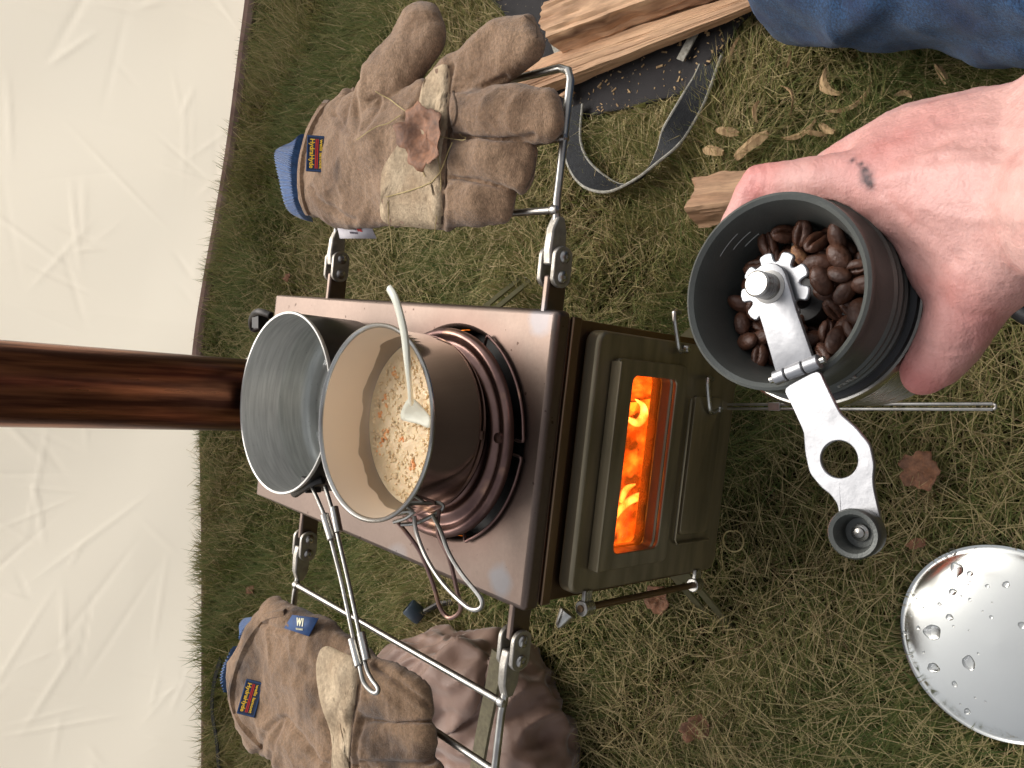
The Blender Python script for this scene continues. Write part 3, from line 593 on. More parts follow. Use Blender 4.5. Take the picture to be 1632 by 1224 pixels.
# side racks with forked hinges
def rack(sx, ya, yb, xs, xend, zr):
    for yy in (ya, yb):
        tab = MB(); o = Vector((sx * 0.1115, yy, ZT - 0.010)); tab.box(o, (1, 0, 0), (0, 1, 0), (0, 0, 1), (0.026, 0.0055, 0.018)); tb = build(tab, 'hinge_tab', TOPST, stove, bevel=0.0015)
        for k in (-1, 1):
            mb = MB(); P = [(sx * 0.130 + 0.0135 * math.cos(t) + (0.0 if True else 0), 0) for t in (0,)]
            cx = sx * 0.1305; outl = []
            for i in range(24):
                t = 2 * PI * i / 24; outl.append((cx + (0.0068 if math.cos(t) > 0 else -0.0068) + 0.0072 * math.cos(t), ZT - 0.008 + 0.0085 * math.sin(t)))
            mb.prism(outl, (0, yy + k * 0.0062 - 0.0018, 0), (1, 0, 0), (0, 0, 1), (0, 1, 0), 0.0036)
            lk = build(mb, 'hinge_link', CASTSTEEL, stove, bevel=0.0006)
            for dx in (-0.0068, 0.0068):
                mb = MB(); mb.lathe([(0.0001, 0.0012), (0.0012, 0.0012), (0.0013, 0.0023), (0.003, 0.0022), (0.0042, 0.0012), (0.0045, 0)], (cx + dx, yy + k * 0.0082, ZT - 0.008), (0, k, 0), 18)
                build(mb, 'screw', STEEL, lk)
        mb = MB(); x0, x1 = sx * 0.131, sx * 0.162
        prof = [(0.000, 0.0060), (0.010, 0.0075), (0.024, 0.0068), (0.033, 0.0030)]; outl = [(x0 + sx * a, ZT - 0.006 + h) for a, h in prof] + [(x0 + sx * a, ZT - 0.006 - h) for a, h in reversed(prof)]
        mb.prism(outl, (0, yy - 0.0036, 0), (1, 0, 0), (0, 0, 1), (0, 1, 0), 0.0072); build(mb, 'hinge_arm', CASTSTEEL, stove, bevel=0.0012)
    r = 0.0028
    Pth = [Vector((sx * 0.158, ya, ZT - 0.005)), Vector((sx * 0.175, ya, zr)), Vector((sx * (xend - 0.010), ya, zr)), Vector((sx * (xend - 0.003), ya + 0.003, zr)), Vector((sx * xend, ya + 0.011, zr)),
           Vector((sx * xend, yb - 0.011, zr)), Vector((sx * (xend - 0.003), yb - 0.003, zr)), Vector((sx * (xend - 0.010), yb, zr)), Vector((sx * 0.175, yb, zr)), Vector((sx * 0.158, yb, ZT - 0.005))]
    mb = MB(); mb.tube(Pth, r, 12); fr = build(mb, 'rack_frame', ROD, stove)
    for x in xs:
        mb = MB(); mb.tube([(sx * x, ya, zr), (sx * x, yb, zr)], r * 0.92, 12); build(mb, 'rack_bar', ROD, fr)
        for y_ in (ya + 0.001, yb - 0.001): mb = MB(); mb.lathe([(0, 0.0042), (0.003, 0.0032), (0.0042, 0), (0.003, -0.0032), (0, -0.0042)], (sx * x, y_, zr), (0, 1, 0), 12); build(mb, 'weld', ROD, fr)
rack(1, 0.015, 0.292, (0.168, 0.216), 0.264, ZT - 0.003)
rack(-1, 0.013, 0.298, (0.168, 0.216), 0.264, ZT - 0.003)

# fire inside
mb = MB(); n = 26
for i in range(n + 1):
    for j in range(n + 1):
        x = -0.094 + 0.188 * i / n; y = 0.012 + 0.34 * j / n; mb.v.append(Vector((x, y, 0.098 + 0.012 * nz((x, y, 0), 30, 4))))
mb.f = [(i * (n + 1) + j, (i + 1) * (n + 1) + j, (i + 1) * (n + 1) + j + 1, i * (n + 1) + j + 1) for i in range(n) for j in range(n)]
build(mb, 'ember_bed', EMBER, label='glowing orange ember bed on the floor inside the stove', cat='embers', kind='stuff')
def split_log(name, p0, p1, rs, mat, label, cat, group=None, seed=1, nsec=34, shape=None, up=None, jag=0.004, bevel=0, parent=None):
    """a riven billet: a wedge-like section lofted along the grain with fibres standing proud"""
    r = random.Random(seed); p0, p1 = Vector(p0), Vector(p1); ax = (p1 - p0).normalized(); up = up or Vector((0, 0, 1)); s = ax.cross(up).normalized(); u = s.cross(ax)
    if mat is WOOD: mat = wood(p1 - p0)
    shape = shape or [(-1, -0.5), (-0.55, 0.45), (0.1, 0.75), (0.9, 0.2), (1, -0.5)]
    sec = []
    for i in range(len(shape)):
        a, b = shape[i], shape[(i + 1) % len(shape)]
        for k in range(12): t = k / 12; sec.append((a[0] * (1 - t) + b[0] * t, a[1] * (1 - t) + b[1] * t))
    fib = [r.uniform(-1, 1) for _ in sec]; mb = MB(); m = len(sec)
    for i in range(nsec + 1):
        t = i / nsec; rr = rs[0] * (1 - t) + rs[1] * t; c = p0.lerp(p1, t) + s * 0.05 * rr * math.sin(t * 5 + seed) + u * 0.08 * rr * math.sin(t * 3 + seed)
        for j, (a, b) in enumerate(sec):
            k = 1 + 0.055 * fib[j] * (0.6 + 0.8 * abs(nz((t * 3, a, b), 3.0, seed + 5, 2))) + 0.09 * nz((t * 4, a, b), 2.0, seed) + 0.05 * nz((t * 2, a * 3, b * 3), 3.0, seed + 2); e = ax * ((jag * (1.6 * nz((a, b, 0), 1.3, seed) + 0.25 * r.uniform(-1, 1))) if i in (0, nsec) else 0)
            mb.v.append(c + s * a * rr * k + u * b * rr * k + e)
    for i in range(nsec):
        for j in range(m): j2 = (j + 1) % m; mb.f.append((i * m + j, i * m + j2, (i + 1) * m + j2, (i + 1) * m + j))
    for i0, fl in ((0, True), (nsec, False)):
        c = len(mb.v); mb.v.append(sum((mb.v[i0 * m + j] for j in range(m)), Vector()) / m)
        for j in range(m): mb.f.append((i0 * m + j, i0 * m + (j + 1) % m, c))
    return build(mb, name, mat, parent, label=label, cat=cat, group=group, angle=28)
split_log('burning_log', (-0.088, 0.050, 0.140), (0.030, 0.062, 0.136), (0.022, 0.020), CHAR, 'charred log glowing across the front of the stove fire', 'log', seed=4)
split_log('burning_log', (0.075, 0.045, 0.128), (0.02, 0.20, 0.135), (0.024, 0.022), CHAR, 'charred log pointing backward at the right side of the stove fire', 'log', seed=5)
split_log('burning_log', (-0.055, 0.085, 0.165), (0.050, 0.100, 0.170), (0.020, 0.018), CHAR, 'charred log laid behind and above the others inside the stove', 'log', seed=6)
def tongue(P, R_, yy=0.030):
    """a lick of flame through picture-plane points at depth yy behind the glass"""
    C_ = spline([UY(x, y, yy + d) for x, y, d in P], 6); m = 10; mb = MB(); n_ = len(C_)
    rs = [v.x for v in spline([Vector((r, 0, 0)) for r in R_], 6)]
    mb.tube(C_, [max(r, 0.0003) for r in rs], m); return mb
FL = [([(1001, 668, 0.0), (1016, 674, 0.002), (1026, 662, 0.004), (1024, 646, 0.006), (1012, 636, 0.01)], [0.0022, 0.0036, 0.0038, 0.0026, 0.0004]),
      ([(972, 842, 0.0), (986, 815, 0.002), (1004, 798, 0.004), (1022, 792, 0.004), (1036, 800, 0.002), (1046, 826, 0.0), (1050, 850, 0.0)], [0.0010, 0.0028, 0.0034, 0.0040, 0.0034, 0.0022, 0.0006]),
      ([(1046, 800, 0.0), (1052, 788, 0.0), (1056, 776, 0.0)], [0.002, 0.0026, 0.0006]),
      ([(990, 800, 0.01), (998, 780, 0.012), (1012, 772, 0.012)], [0.002, 0.003, 0.0008]),
      ([(985, 870, 0.005), (1000, 874, 0.006), (1020, 868, 0.006)], [0.0008, 0.0024, 0.0008])]
mb = MB()
for a in FL: q = tongue(*a); mb.add(q.v, q.f)
def bigflame(p, h, r, seed, lean):
    mb = MB(); m = 12; n_ = 14
    for i in range(n_ + 1):
        t = i / n_; k = math.sin(PI * min(1, t * 0.85 + 0.12)) ** 0.9 * (1 - t * 0.55) * (1 if i < n_ else 0.02)
        c = Vector(p) + Vector(lean) * t * t + Vector((0.007 * math.sin(t * 6 + seed), 0.006 * math.sin(t * 5 + seed * 2), h * t))
        for j in range(m):
            a = 2 * PI * j / m; q = r * k * (1 + 0.3 * math.sin(3 * a + seed + t * 4)); mb.v.append(c + Vector((q * math.cos(a), q * 0.5 * math.sin(a), 0)))
    for i in range(n_):
        for j in range(m): j2 = (j + 1) % m; mb.f.append((i * m + j, i * m + j2, (i + 1) * m + j2, (i + 1) * m + j))
    return mb
for a in (((-0.015, 0.13, 0.15), 0.10, 0.018, 5, (0.0, 0.03, 0)), ((0.06, 0.16, 0.14), 0.12, 0.02, 6, (-0.02, 0.05, 0)), ((-0.06, 0.16, 0.14), 0.12, 0.02, 7, (0.03, 0.05, 0))): q = bigflame(*a); mb.add(q.v, q.f)
build(mb, 'flames', FLAME, label='yellow orange flames burning behind the stove window', cat='flames', kind='stuff')

# ------------------------------------------------------------------ pot with water
PC = Vector((0.0095, 0.2305, ZT)); PR = 0.0728; PH = 0.066
pot = thing('cooking_pot', PC, 'dark sided steel pot holding clear water beside the chimney pipe', 'pot')
mb = MB(); mb.lathe([(0.0, 0.0005), (PR - 0.006, 0.0005), (PR - 0.002, 0.003), (PR, 0.008), (PR, PH - 0.003), (PR - 0.0008, PH - 0.003)], PC, n=96); build(mb, 'outer_wall', SOOT, pot, angle=60)
mb = MB(); ins = [(PR, PH - 0.003), (PR + 0.0012, PH - 0.001), (PR + 0.0008, PH + 0.0005), (PR - 0.0008, PH + 0.0003), (PR - 0.0014, PH - 0.002), (PR - 0.0014, 0.012), (PR - 0.004, 0.006), (PR - 0.009, 0.0032), (0.052, 0.0030), (0.050, 0.0045), (0.046, 0.0045), (0.044, 0.0030), (0.0, 0.0030)]
mb.lathe(ins, PC, n=96); build(mb, 'inner_wall', INNER, pot, angle=60)
mb = MB(); mb.lathe([(0.0, 0.030), (PR - 0.0022, 0.030), (PR - 0.0016, 0.0312)], PC, n=96); build(mb, 'water', WATER, label='clear water filling half of the dark sided pot', cat='water')
# lug on the far right and handle on the left
mb = MB(); a = U(418, 508, ZT + 0.060); b = U(400, 522, ZT + 0.058)
mb.tube(spline([U(432, 503, ZT + 0.06), U(412, 497, ZT + 0.064), U(402, 508, ZT + 0.058), U(404, 524, ZT + 0.052), U(418, 520, ZT + 0.050)], 5), 0.0032, 10)
mb.box(U(415, 511, ZT + 0.058), RIGHT, (0, 1, 0), (0, 0, 1), (0.014, 0.012, 0.010)); build(mb, 'bail_lug', BLACK, pot, bevel=0.001)
def zc(pts): return spline([U(x, y, z) for x, y, z in pts], 6)
mb = MB(); mb.tube(zc([(470, 786, 0.362), (482, 778, 0.366), (500, 768, 0.366), (516, 764, 0.362)]), 0.0040, 10); mb.box(U(496, 772, 0.360), (1, 0, 0), (0, 1, 0), (0, 0, 1), (0.012, 0.010, 0.014)); build(mb, 'handle_bracket', BLACK, pot, bevel=0.001)
w1 = [(497, 775, 0.366), (508, 800, 0.367), (520, 830, 0.368), (530, 870, 0.368), (545, 930, 0.369), (565, 1025, 0.372), (574, 1065, 0.374), (580, 1088, 0.374), (592, 1102, 0.373), (601, 1104, 0.372), (602, 1096, 0.371), (592, 1082, 0.371), (583, 1062, 0.371), (575, 1020, 0.370), (556, 930, 0.367), (540, 860, 0.366), (530, 815, 0.364), (518, 775, 0.362)]
mb = MB(); mb.tube(zc(w1), 0.0016, 10); hd = build(mb, 'wire_handle', ROD, pot)
for (a, b, r) in (((517, 820, 0.368), (529, 860, 0.368), 0.0034), ((532, 808, 0.3655), (540, 848, 0.3655), 0.0034), ((561, 1018, 0.372), (572, 1062, 0.374), 0.0031), ((575, 1008, 0.3705), (585, 1052, 0.371), 0.0031)):
    mb = MB(); mb.tube([U(*a), U(*b)], r, 14); build(mb, 'sleeve', STEEL, hd, bevel=0.0004)

# ------------------------------------------------------------------ saucepan with porridge
QC = Vector((0.0125, 0.0925, ZT + 0.0145)); QR = 0.0665; QH = 0.058
def mat_paninner():
    m = pmat('used pan inside', lin(176, 170, 160), lin(160, 154, 146), rough=0.3, rough2=0.45, metal=0.85, nscale=20)
    t = m.node_tree; N = t.nodes; L = t.links; b = N['Principled BSDF']; tc = N.new('ShaderNodeTexCoord'); sx = N.new('ShaderNodeSeparateXYZ'); L.new(tc.outputs['Object'], sx.inputs[0])
    n = N.new('ShaderNodeTexNoise'); n.inputs['Scale'].default_value = 26; n.inputs['Detail'].default_value = 2; L.new(tc.outputs['Object'], n.inputs[0])
    ad = N.new('ShaderNodeMath'); ad.operation = 'MULTIPLY_ADD'; ad.inputs[1].default_value = 0.022; L.new(n.outputs[0], ad.inputs[0]); L.new(sx.outputs[2], ad.inputs[2])
    mr = N.new('ShaderNodeMapRange'); mr.inputs[1].default_value = 0.0405; mr.inputs[2].default_value = 0.0412; L.new(ad.outputs[0], mr.inputs[0])
    mx = N.new('ShaderNodeMix'); mx.data_type = 'RGBA'; L.new(mr.outputs[0], mx.inputs[0]); mx.inputs[6].default_value = lin(164, 154, 142); mx.inputs[7].default_value = lin(226, 208, 186)
    L.new(mx.outputs[2], b.inputs['Base Color'])
    m2 = N.new('ShaderNodeMapRange'); m2.inputs[1].default_value = 0.0405; m2.inputs[2].default_value = 0.0412; m2.inputs[3].default_value = 0.75; m2.inputs[4].default_value = 0.25; L.new(ad.outputs[0], m2.inputs[0]); L.new(m2.outputs[0], b.inputs['Metallic'])
    return m
POLISH = pmat('polished pan', lin(176, 170, 156), lin(166, 160, 146), rough=0.03, rough2=0.07, metal=1, nscale=30)
pan = thing('saucepan', QC, 'polished steel saucepan of pale porridge on the round burner disc', 'saucepan')
mb = MB(); mb.lathe([(0, 0.0), (0.046, 0.0), (0.052, 0.001), (0.0575, 0.0045), (0.0615, 0.010), (0.0635, 0.017), (QR - 0.0012, QH - 0.002), (QR - 0.0005, QH - 0.001)], QC, n=96); build(mb, 'outer_wall', POLISH, pan, angle=60)
mb = MB(); mb.lathe([(QR - 0.0012, QH - 0.002), (QR + 0.0012, QH - 0.0008), (QR + 0.0012, QH + 0.0008), (QR, QH + 0.0016), (QR - 0.0016, QH + 0.0008), (QR - 0.002, QH - 0.001)], QC, n=96); build(mb, 'rim', STEEL, pan, angle=60)
mb = MB(); mb.lathe([(QR - 0.002, QH - 0.001), (0.0614, 0.024), (0.058, 0.0146), (0.052, 0.007), (0.045, 0.003), (0, 0.0015)], QC, n=96); build(mb, 'inner_wall', mat_paninner(), pan, angle=60)
# folding wire handles
def zt(p, r, name, mat, par): mb = MB(); mb.tube(zc(p), r, 8); return build(mb, name, mat, par)
zt([(628, 832, 0.360), (650, 824, 0.361), (672, 806, 0.358), (700, 800, 0.345), (704, 812, 0.343), (668, 832, 0.352), (640, 836, 0.357)], 0.0014, 'handle_bracket', STEEL, pan)
zt([(660, 822, 0.358), (664, 850, 0.358), (680, 890, 0.358), (706, 930, 0.358), (740, 964, 0.358), (757, 972, 0.358), (768, 966, 0.357), (764, 950, 0.356), (736, 915, 0.354), (715, 880, 0.352), (702, 845, 0.350), (690, 822, 0.348)], 0.0015, 'folding_handle', ROD, pan)
zt([(632, 830, 0.356), (655, 858, 0.352), (672, 885, 0.348), (690, 930, 0.344), (700, 965, 0.340), (712, 983, 0.338), (724, 983, 0.338), (734, 970, 0.338), (728, 940, 0.340), (716, 890, 0.344), (698, 850, 0.346), (700, 812, 0.345)], 0.0015, 'folding_handle', DISC, pan)

# porridge
OAT = pmat('oat porridge', lin(230, 204, 164), lin(214, 186, 142), rough=0.35, rough2=0.55, nscale=120, band=(0.3, 0.7), sss=0.15, bump=0.6, bscale=420)
FLAKE = pmat('oat flake', lin(234, 210, 170), lin(222, 194, 150), rough=0.45, nscale=300)
CARROT = pmat('orange bit', lin(232, 150, 92), lin(222, 176, 118), rough=0.45, nscale=200)
por = thing('porridge', QC + Vector((0, 0, 0.002)), 'pale oat porridge with orange bits inside the saucepan', 'porridge')
mb = MB(); n_r, n_a = 26, 72; PZ = QC.z + 0.019; PRR = 0.0596
for i in range(n_r + 1):
    for j in range(n_a):
        r = PRR * i / n_r; a = 2 * PI * j / n_a; p = (QC.x + r * math.cos(a), QC.y + r * math.sin(a)); e = min(1, (PRR - r) / 0.004)
        mb.v.append(Vector((p[0], p[1], PZ + e * (0.0012 * nz((*p, 0), 120, 3) + 0.0010 * nz((*p, 0), 380, 9)) + 0.0008 * (1 - e))))
mb.f = [(i * n_a + j, i * n_a + (j + 1) % n_a, (i + 1) * n_a + (j + 1) % n_a, (i + 1) * n_a + j) for i in range(n_r) for j in range(n_a)]
build(mb, 'surface', OAT, por, angle=180)
def flakes(n, rmin, rmax, seed, zone=None):
    r = random.Random(seed); mb = MB()
    for _ in range(n):
        if zone: c = zone[_ % len(zone)]; q = Vector((c[0] + r.gauss(0, 0.002), c[1] + r.gauss(0, 0.002)))
        else: d = (PRR - 0.003) * math.sqrt(r.random()); t = r.uniform(0, 2 * PI); q = Vector((QC.x + d * math.cos(t), QC.y + d * math.sin(t)))
        s = r.uniform(rmin, rmax); ax = Vector((r.uniform(-1, 1), r.uniform(-1, 1), r.uniform(-0.07, 0.07))).normalized(); b = ax.cross(Vector((0, 0, 1))).normalized(); c_ = b.cross(ax); k = len(mb.v)
        o = Vector((q.x, q.y, PZ + 0.0009)); m = 7
        for lv, hh in ((1.25, -0.0010), (0.7, 0.0002)):
            for j in range(m): t = 2 * PI * j / m; mb.v.append(o + ax * s * lv * math.cos(t) + b * s * 0.65 * lv * math.sin(t) + c_ * hh * (1 if c_.z > 0 else -1))
        for j in range(m): mb.f.append((k + j, k + (j + 1) % m, k + m + (j + 1) % m, k + m + j))
        mb.f.append(tuple(k + m + j for j in range(m)))
    return mb
build(flakes(620, 0.0008, 0.0019, 5), 'oat_flakes', FLAKE, por, kind='stuff')
zn = [tuple(U(x, y, PZ))[:2] for x, y in ((617, 640), (608, 660), (616, 690), (606, 712), (630, 592), (660, 740), (612, 700), (640, 700))]
build(flakes(40, 0.0009, 0.0022, 8, zn), 'orange_bits', CARROT, por, kind='stuff')
# spoon
spz = [(620, 459, 0.412, 6.5), (632, 482, 0.410, 8.5), (644, 530, 0.404, 9.5), (649, 575, 0.396, 9), (653, 615, 0.382, 7.5), (655, 640, 0.368, 8)]
mb = MB(); k_ = 10; C_ = [U(x, y, z) for x, y, z, r in spz]; Cs = spline(C_, 5); Rs = [v.x for v in spline([Vector((r * 0.00040, 0, 0)) for *_, r in spz], 5)]
for i, (c, r) in enumerate(zip(Cs, Rs)):
    T = (Cs[min(i + 1, len(Cs) - 1)] - Cs[max(i - 1, 0)]).normalized(); S = T.cross(Vector((0, 0.3, 1))).normalized(); Nn = S.cross(T)
    for j in range(k_): a = 2 * PI * j / k_; mb.v.append(c + S * r * math.cos(a) + Nn * r * 0.5 * math.sin(a))
for i in range(len(Cs) - 1):
    for j in range(k_): mb.f.append((i * k_ + j, i * k_ + (j + 1) % k_, (i + 1) * k_ + (j + 1) % k_, (i + 1) * k_ + j))
mb.f.append(tuple(range(k_)))
# bowl of the spoon, its tip under the porridge edge
tip = [(652, 634), (640, 654), (640, 668), (650, 672), (668, 676), (684, 682), (687, 668), (676, 652), (664, 640)]
bo = [U(x, y, 0.352 + 0.012 * max(0, (660 - y)) / 26) for x, y in tip]; c = sum(bo, Vector()) / len(bo); bs = spline(bo, 3, True); n = len(bs); k = len(mb.v)
for t, dz in ((1, 0.0), (0.75, -0.0008), (0.4, -0.0016)):
    for p in bs: mb.v.append(c + (p - c) * t + Vector((0, 0, dz)))
for i in range(2):
    for j in range(n): mb.f.append((k + i * n + j, k + i * n + (j + 1) % n, k + (i + 1) * n + (j + 1) % n, k + (i + 1) * n + j))
mb.f.append(tuple(k + 2 * n + j for j in range(n)))
build(mb, 'spoon', SPOON, label='off white spoon standing in the porridge pan', cat='spoon', solid=0.0006)

# ------------------------------------------------------------------ gloves
ZG = ZT + 0.003
def glove_warp(seed, amp=0.0012, grooves=()):
    segs = []
    for P in grooves:
        q = spline([Vector((x, y, 0)) for x, y in P], 4); segs += [(a.x, a.y, b.x, b.y) for a, b in zip(q, q[1:])]
    S = np.array(segs) if segs else None
    def f(p, n):
        k = 0.0020 * nz(p, 45, seed, 3) + amp * (1.2 - 3.0 * abs(nz(p, 18, seed + 3, 2))) + 0.0003 * nz(p, 260, seed, 2)
        if S is not None and n.z > -0.2:
            x, y = PX(p); ab = S[:, 2:] - S[:, :2]; t = np.clip(((x - S[:, 0]) * ab[:, 0] + (y - S[:, 1]) * ab[:, 1]) / (ab ** 2).sum(1), 0, 1)
            d = np.hypot(x - S[:, 0] - t * ab[:, 0], y - S[:, 1] - t * ab[:, 1]).min(); k -= 0.0022 * math.exp(-(d / 4.0) ** 2) - 0.0007 * math.exp(-((d - 9) / 5) ** 2)
        q = p + n * (k if n.z > -0.3 else 0); q.z = max(q.z, ZG); return q
    return f
def GB(mb, pts, flat=0.62, lift=0.0):
    hull(mb, [(U(x, y, ZG + r * flat * 0.9 + lift + dz), r) for x, y, r, dz in pts], flat); return mb
def badge(bv, c, w_px, h_px, down, right, parent, lines):
    """small woven patch: c centre px, down = px unit vector in which the text reads, right = px vector of letter-up"""
    h0, n0 = hit(bv, *c); zz = h0.z
    def onp(x, y): d_ = ray(x, y); return CAM + d_ * ((h0 - CAM).dot(nrm) / d_.dot(nrm))
    nrm = ((CAM - h0).normalized() * 0.65 + Vector((0, 0, 0.35))).normalized()
    a, b = onp(c[0] + down[0] * w_px / 2, c[1] + down[1] * w_px / 2), onp(c[0] - down[0] * w_px / 2, c[1] - down[1] * w_px / 2)
    e, g_ = onp(c[0] + right[0] * h_px / 2, c[1] + right[1] * h_px / 2), onp(c[0] - right[0] * h_px / 2, c[1] - right[1] * h_px / 2)
    nrm = ((CAM - h0).normalized() * 0.65 + Vector((0, 0, 0.35))).normalized()
    ex = a - b; wm = ex.length; ex = (ex - nrm * ex.dot(nrm)).normalized(); ey = e - g_; hm = ey.length; ey = nrm.cross(ex); ez = nrm
    if ey.dot(e - g_) < 0: ey = -ey; ez = -ez
    hs2 = [hit(bv, c[0] + i * 18 * down[0], c[1] + i * 18 * down[1])[0] for i in (-1, 1)]
    o = h0 + nrm * 0.0032
    mb = MB(); mb.box(o, ex, ey, ez, (wm, hm, 0.0026)); bd = build(mb, 'brand_patch', NAVY, parent, bevel=0.0008)
    t = o + ez * 0.0014
    mb = MB(); 
    for s_ in (-1, 1): mb.box(t + ey * s_ * (hm / 2 - 0.0011), ex, ey, ez, (wm - 0.001, 0.0008, 0.0006)); mb.box(t + ex * s_ * (wm / 2 - 0.0011), ex, ey, ez, (0.0008, hm - 0.0034, 0.0006))
    build(mb, 'stitched_border', TAGBLUE, bd)
    text('wells lamont', hm * 0.22, t + ey * hm * 0.20, ex, ey, YEL, bd, width=wm * 0.80, bold=0.02)
    mb = MB(); mb.box(t + ey * hm * 0.035, ex, ey, ez, (wm * 0.8, hm * 0.045, 0.0005)); mb.box(t - ey * hm * 0.045, ex, ey, ez, (wm * 0.8, hm * 0.045, 0.0005)); build(mb, 'red_stripe', RED, bd)
    text('HydraHyde', hm * 0.30, t - ey * hm * 0.23, ex, ey, YEL, bd, width=wm * 0.80, bold=0.02)
    return bd
def seams(bv, paths, parent, r=0.0009, mat=None, name='seam', lift=0.0):
    for P in paths:
        pts = []
        for q in spline([Vector((x, y, 0)) for x, y in P], 8):
            h, n_ = hit(bv, q.x, q.y)
            if h is not None: pts.append(h + n_ * lift)
        if len(pts) > 3: mb = MB(); mb.tube(pts, r, 6); build(mb, name, mat or SEAM, parent)

def knit_cuff(path_out, path_in, z, parent, n=46, hmp=0.012):
    """ribbed blue knit band between the cuff edge and its outer edge"""
    A = spline([U(x, y, z) for x, y in path_in], 10); B = spline([U(x, y, z - 0.004) for x, y in path_out], 10)
    def at(P, t): k = t * (len(P) - 1); i = min(int(k), len(P) - 2); return P[i].lerp(P[i + 1], k - i)
    mb = MB(); m = 130; rows = 5
    for i in range(m + 1):
        for j in range(rows + 1):
            t = i / m; p = at(A, t).lerp(at(B, t), j / rows); rib = 0.0011 * math.sin(2 * PI * t * n); hump = hmp * math.sin(PI * t) ** 0.5
            mb.v.append(p + Vector((0, 0, rib + hump)))
    for i in range(m + 1):
        for j in range(rows + 1):
            t = i / m; p = at(A, t).lerp(at(B, t), j / rows); mb.v.append(p + Vector((0, 0, -0.006)))
    q = (m + 1) * (rows + 1)
    for i in range(m):
        for j in range(rows):
            a = i * (rows + 1) + j; b = a + rows + 1; mb.f.append((a, a + 1, b + 1, b)); mb.f.append((q + a, q + b, q + b + 1, q + a + 1))
        a = i * (rows + 1) + rows; b = a + rows + 1; mb.f.append((a, q + a, q + b, b)); a = i * (rows + 1); b = a + rows + 1; mb.f.append((a, b, q + b, q + a))
    return build(mb, 'knit_cuff', KNIT, parent, angle=80)

# right glove
glR = thing('work_glove', U(660, 250, ZG), 'brown suede work glove with leaf and grass on its palm, on the right rack', 'glove', 'leather work gloves on the stove racks')
mb = MB()
GB(mb, [(535, 215, 0.030, -0.002), (510, 300, 0.026, -0.002), (545, 328, 0.019, 0), (620, 220, 0.034, 0), (640, 322, 0.019, 0), (560, 180, 0.022, 0.002)])            # cuff and heel
GB(mb, [(620, 225, 0.034, 0), (640, 322, 0.019, 0), (715, 160, 0.020, 0.002), (720, 325, 0.017, 0), (725, 240, 0.022, 0)])                        # palm
GB(mb, [(572, 195, 0.028, 0.004), (630, 115, 0.0255, 0.008), (600, 150, 0.027, 0.008)]); GB(mb, [(632, 112, 0.0250, 0.008), (672, 45, 0.0205, 0.008), (680, 62, 0.019, 0.008)])          # thumb
GB(mb, [(722, 128, 0.0165, 0.001), (740, 150, 0.013, 0.001), (838, 44, 0.0085, 0.002), (846, 78, 0.0100, 0.001), (800, 60, 0.012, 0.002)], 0.9)                    # index
GB(mb, [(728, 180, 0.0170, 0.003), (868, 160, 0.0100, 0.004), (878, 200, 0.0095, 0.004), (800, 182, 0.0175, 0.004)], 0.85)                # middle
GB(mb, [(732, 250, 0.0165, 0), (838, 244, 0.0090, 0.001), (832, 282, 0.0090, 0), (790, 256, 0.0162, 0.001)], 0.85)                         # ring
GB(mb, [(725, 322, 0.0165, 0), (806, 308, 0.0085, 0), (800, 338, 0.0085, 0), (770, 323, 0.0155, 0)], 0.85)                             # little
GR_R = [[(722, 145), (760, 142), (806, 122)], [(714, 216), (760, 219), (800, 222), (850, 214)], [(716, 282), (760, 288), (822, 304)], [(573, 110), (566, 150), (572, 212)], [(534, 184), (548, 206), (566, 216)], [(588, 160), (604, 158), (582, 208)],
        [(560, 130), (552, 170), (548, 200)], [(498, 300), (514, 320), (540, 338), (568, 350)], [(650, 190), (668, 160), (690, 120)], [(716, 100), (714, 160), (718, 200), (712, 262), (706, 356)]]
sh = fuse(mb, 'shell', SUEDE, glR, voxel=0.0015, smooth=3, warp=glove_warp(2, 0.0020, GR_R)); bR = bvh_of(sh)
patch(bR, [(712, 104), (714, 150), (712, 190), (704, 240), (702, 300), (704, 358), (660, 360), (612, 352), (608, 310), (612, 268), (632, 236), (656, 196), (668, 160), (680, 122)], 0.0016, PALE, 'palm_patch', glR)
seams(bR, [[(714, 105), (712, 160), (716, 200), (712, 262), (704, 356)], [(722, 145), (728, 180), (716, 214)]], glR, 0.0009)
seams(bR, [[(836, 25), (852, 40), (855, 60)], [(838, 300), (850, 275), (852, 250)]], glR, 0.0007)
seams(bR, [[(552, 128), (520, 165), (496, 205), (484, 245), (480, 290), (488, 332), (510, 360), (540, 368)]], glR, 0.0045, SUEDE, 'cuff_hem', -0.001)
knit_cuff([(486, 228), (466, 236), (455, 250), (462, 290), (470, 334), (484, 350)], [(486, 214), (484, 232), (482, 262), (482, 292), (484, 330), (490, 352)], ZG + 0.006, glR)
badge(bR, (508, 246), 58, 34, (-0.04, 1), (1, 0.04), glR, None)
# white satin care tag
o = U(572, 364, ZT + 0.004); tg = MB(); q = [U(534, 346, ZT + 0.014), U(586, 349, ZT + 0.014), U(600, 380, ZT + 0.004), U(542, 380, ZT + 0.004)]
tg.add(q, [(0, 1, 2, 3)]); tgo = build(tg, 'care_tag', WHITE, glR, solid=0.0005, label='white satin tag with red and grey print')
ex = (q[0] - q[1]).normalized(); ey = ((q[1] - q[2]) * -1).normalized(); nn_ = ex.cross(ey).normalized(); ey = nn_.cross(ex)
cc = (q[0] + q[1] + q[2] + q[3]) / 4
if nn_.dot(CAM - cc) < 0: nn_ = -nn_
text('Thinsulate', 0.0036, cc + nn_ * 0.0006 + ex * 0.003 + ey * 0.0016 * 0, ex, ey, GREY, tgo, width=0.014); text('INSULATION', 0.0026, cc + nn_ * 0.0006 + ex * 0.003 + ey * 0.004, ex, ey, GREY, tgo, width=0.012)
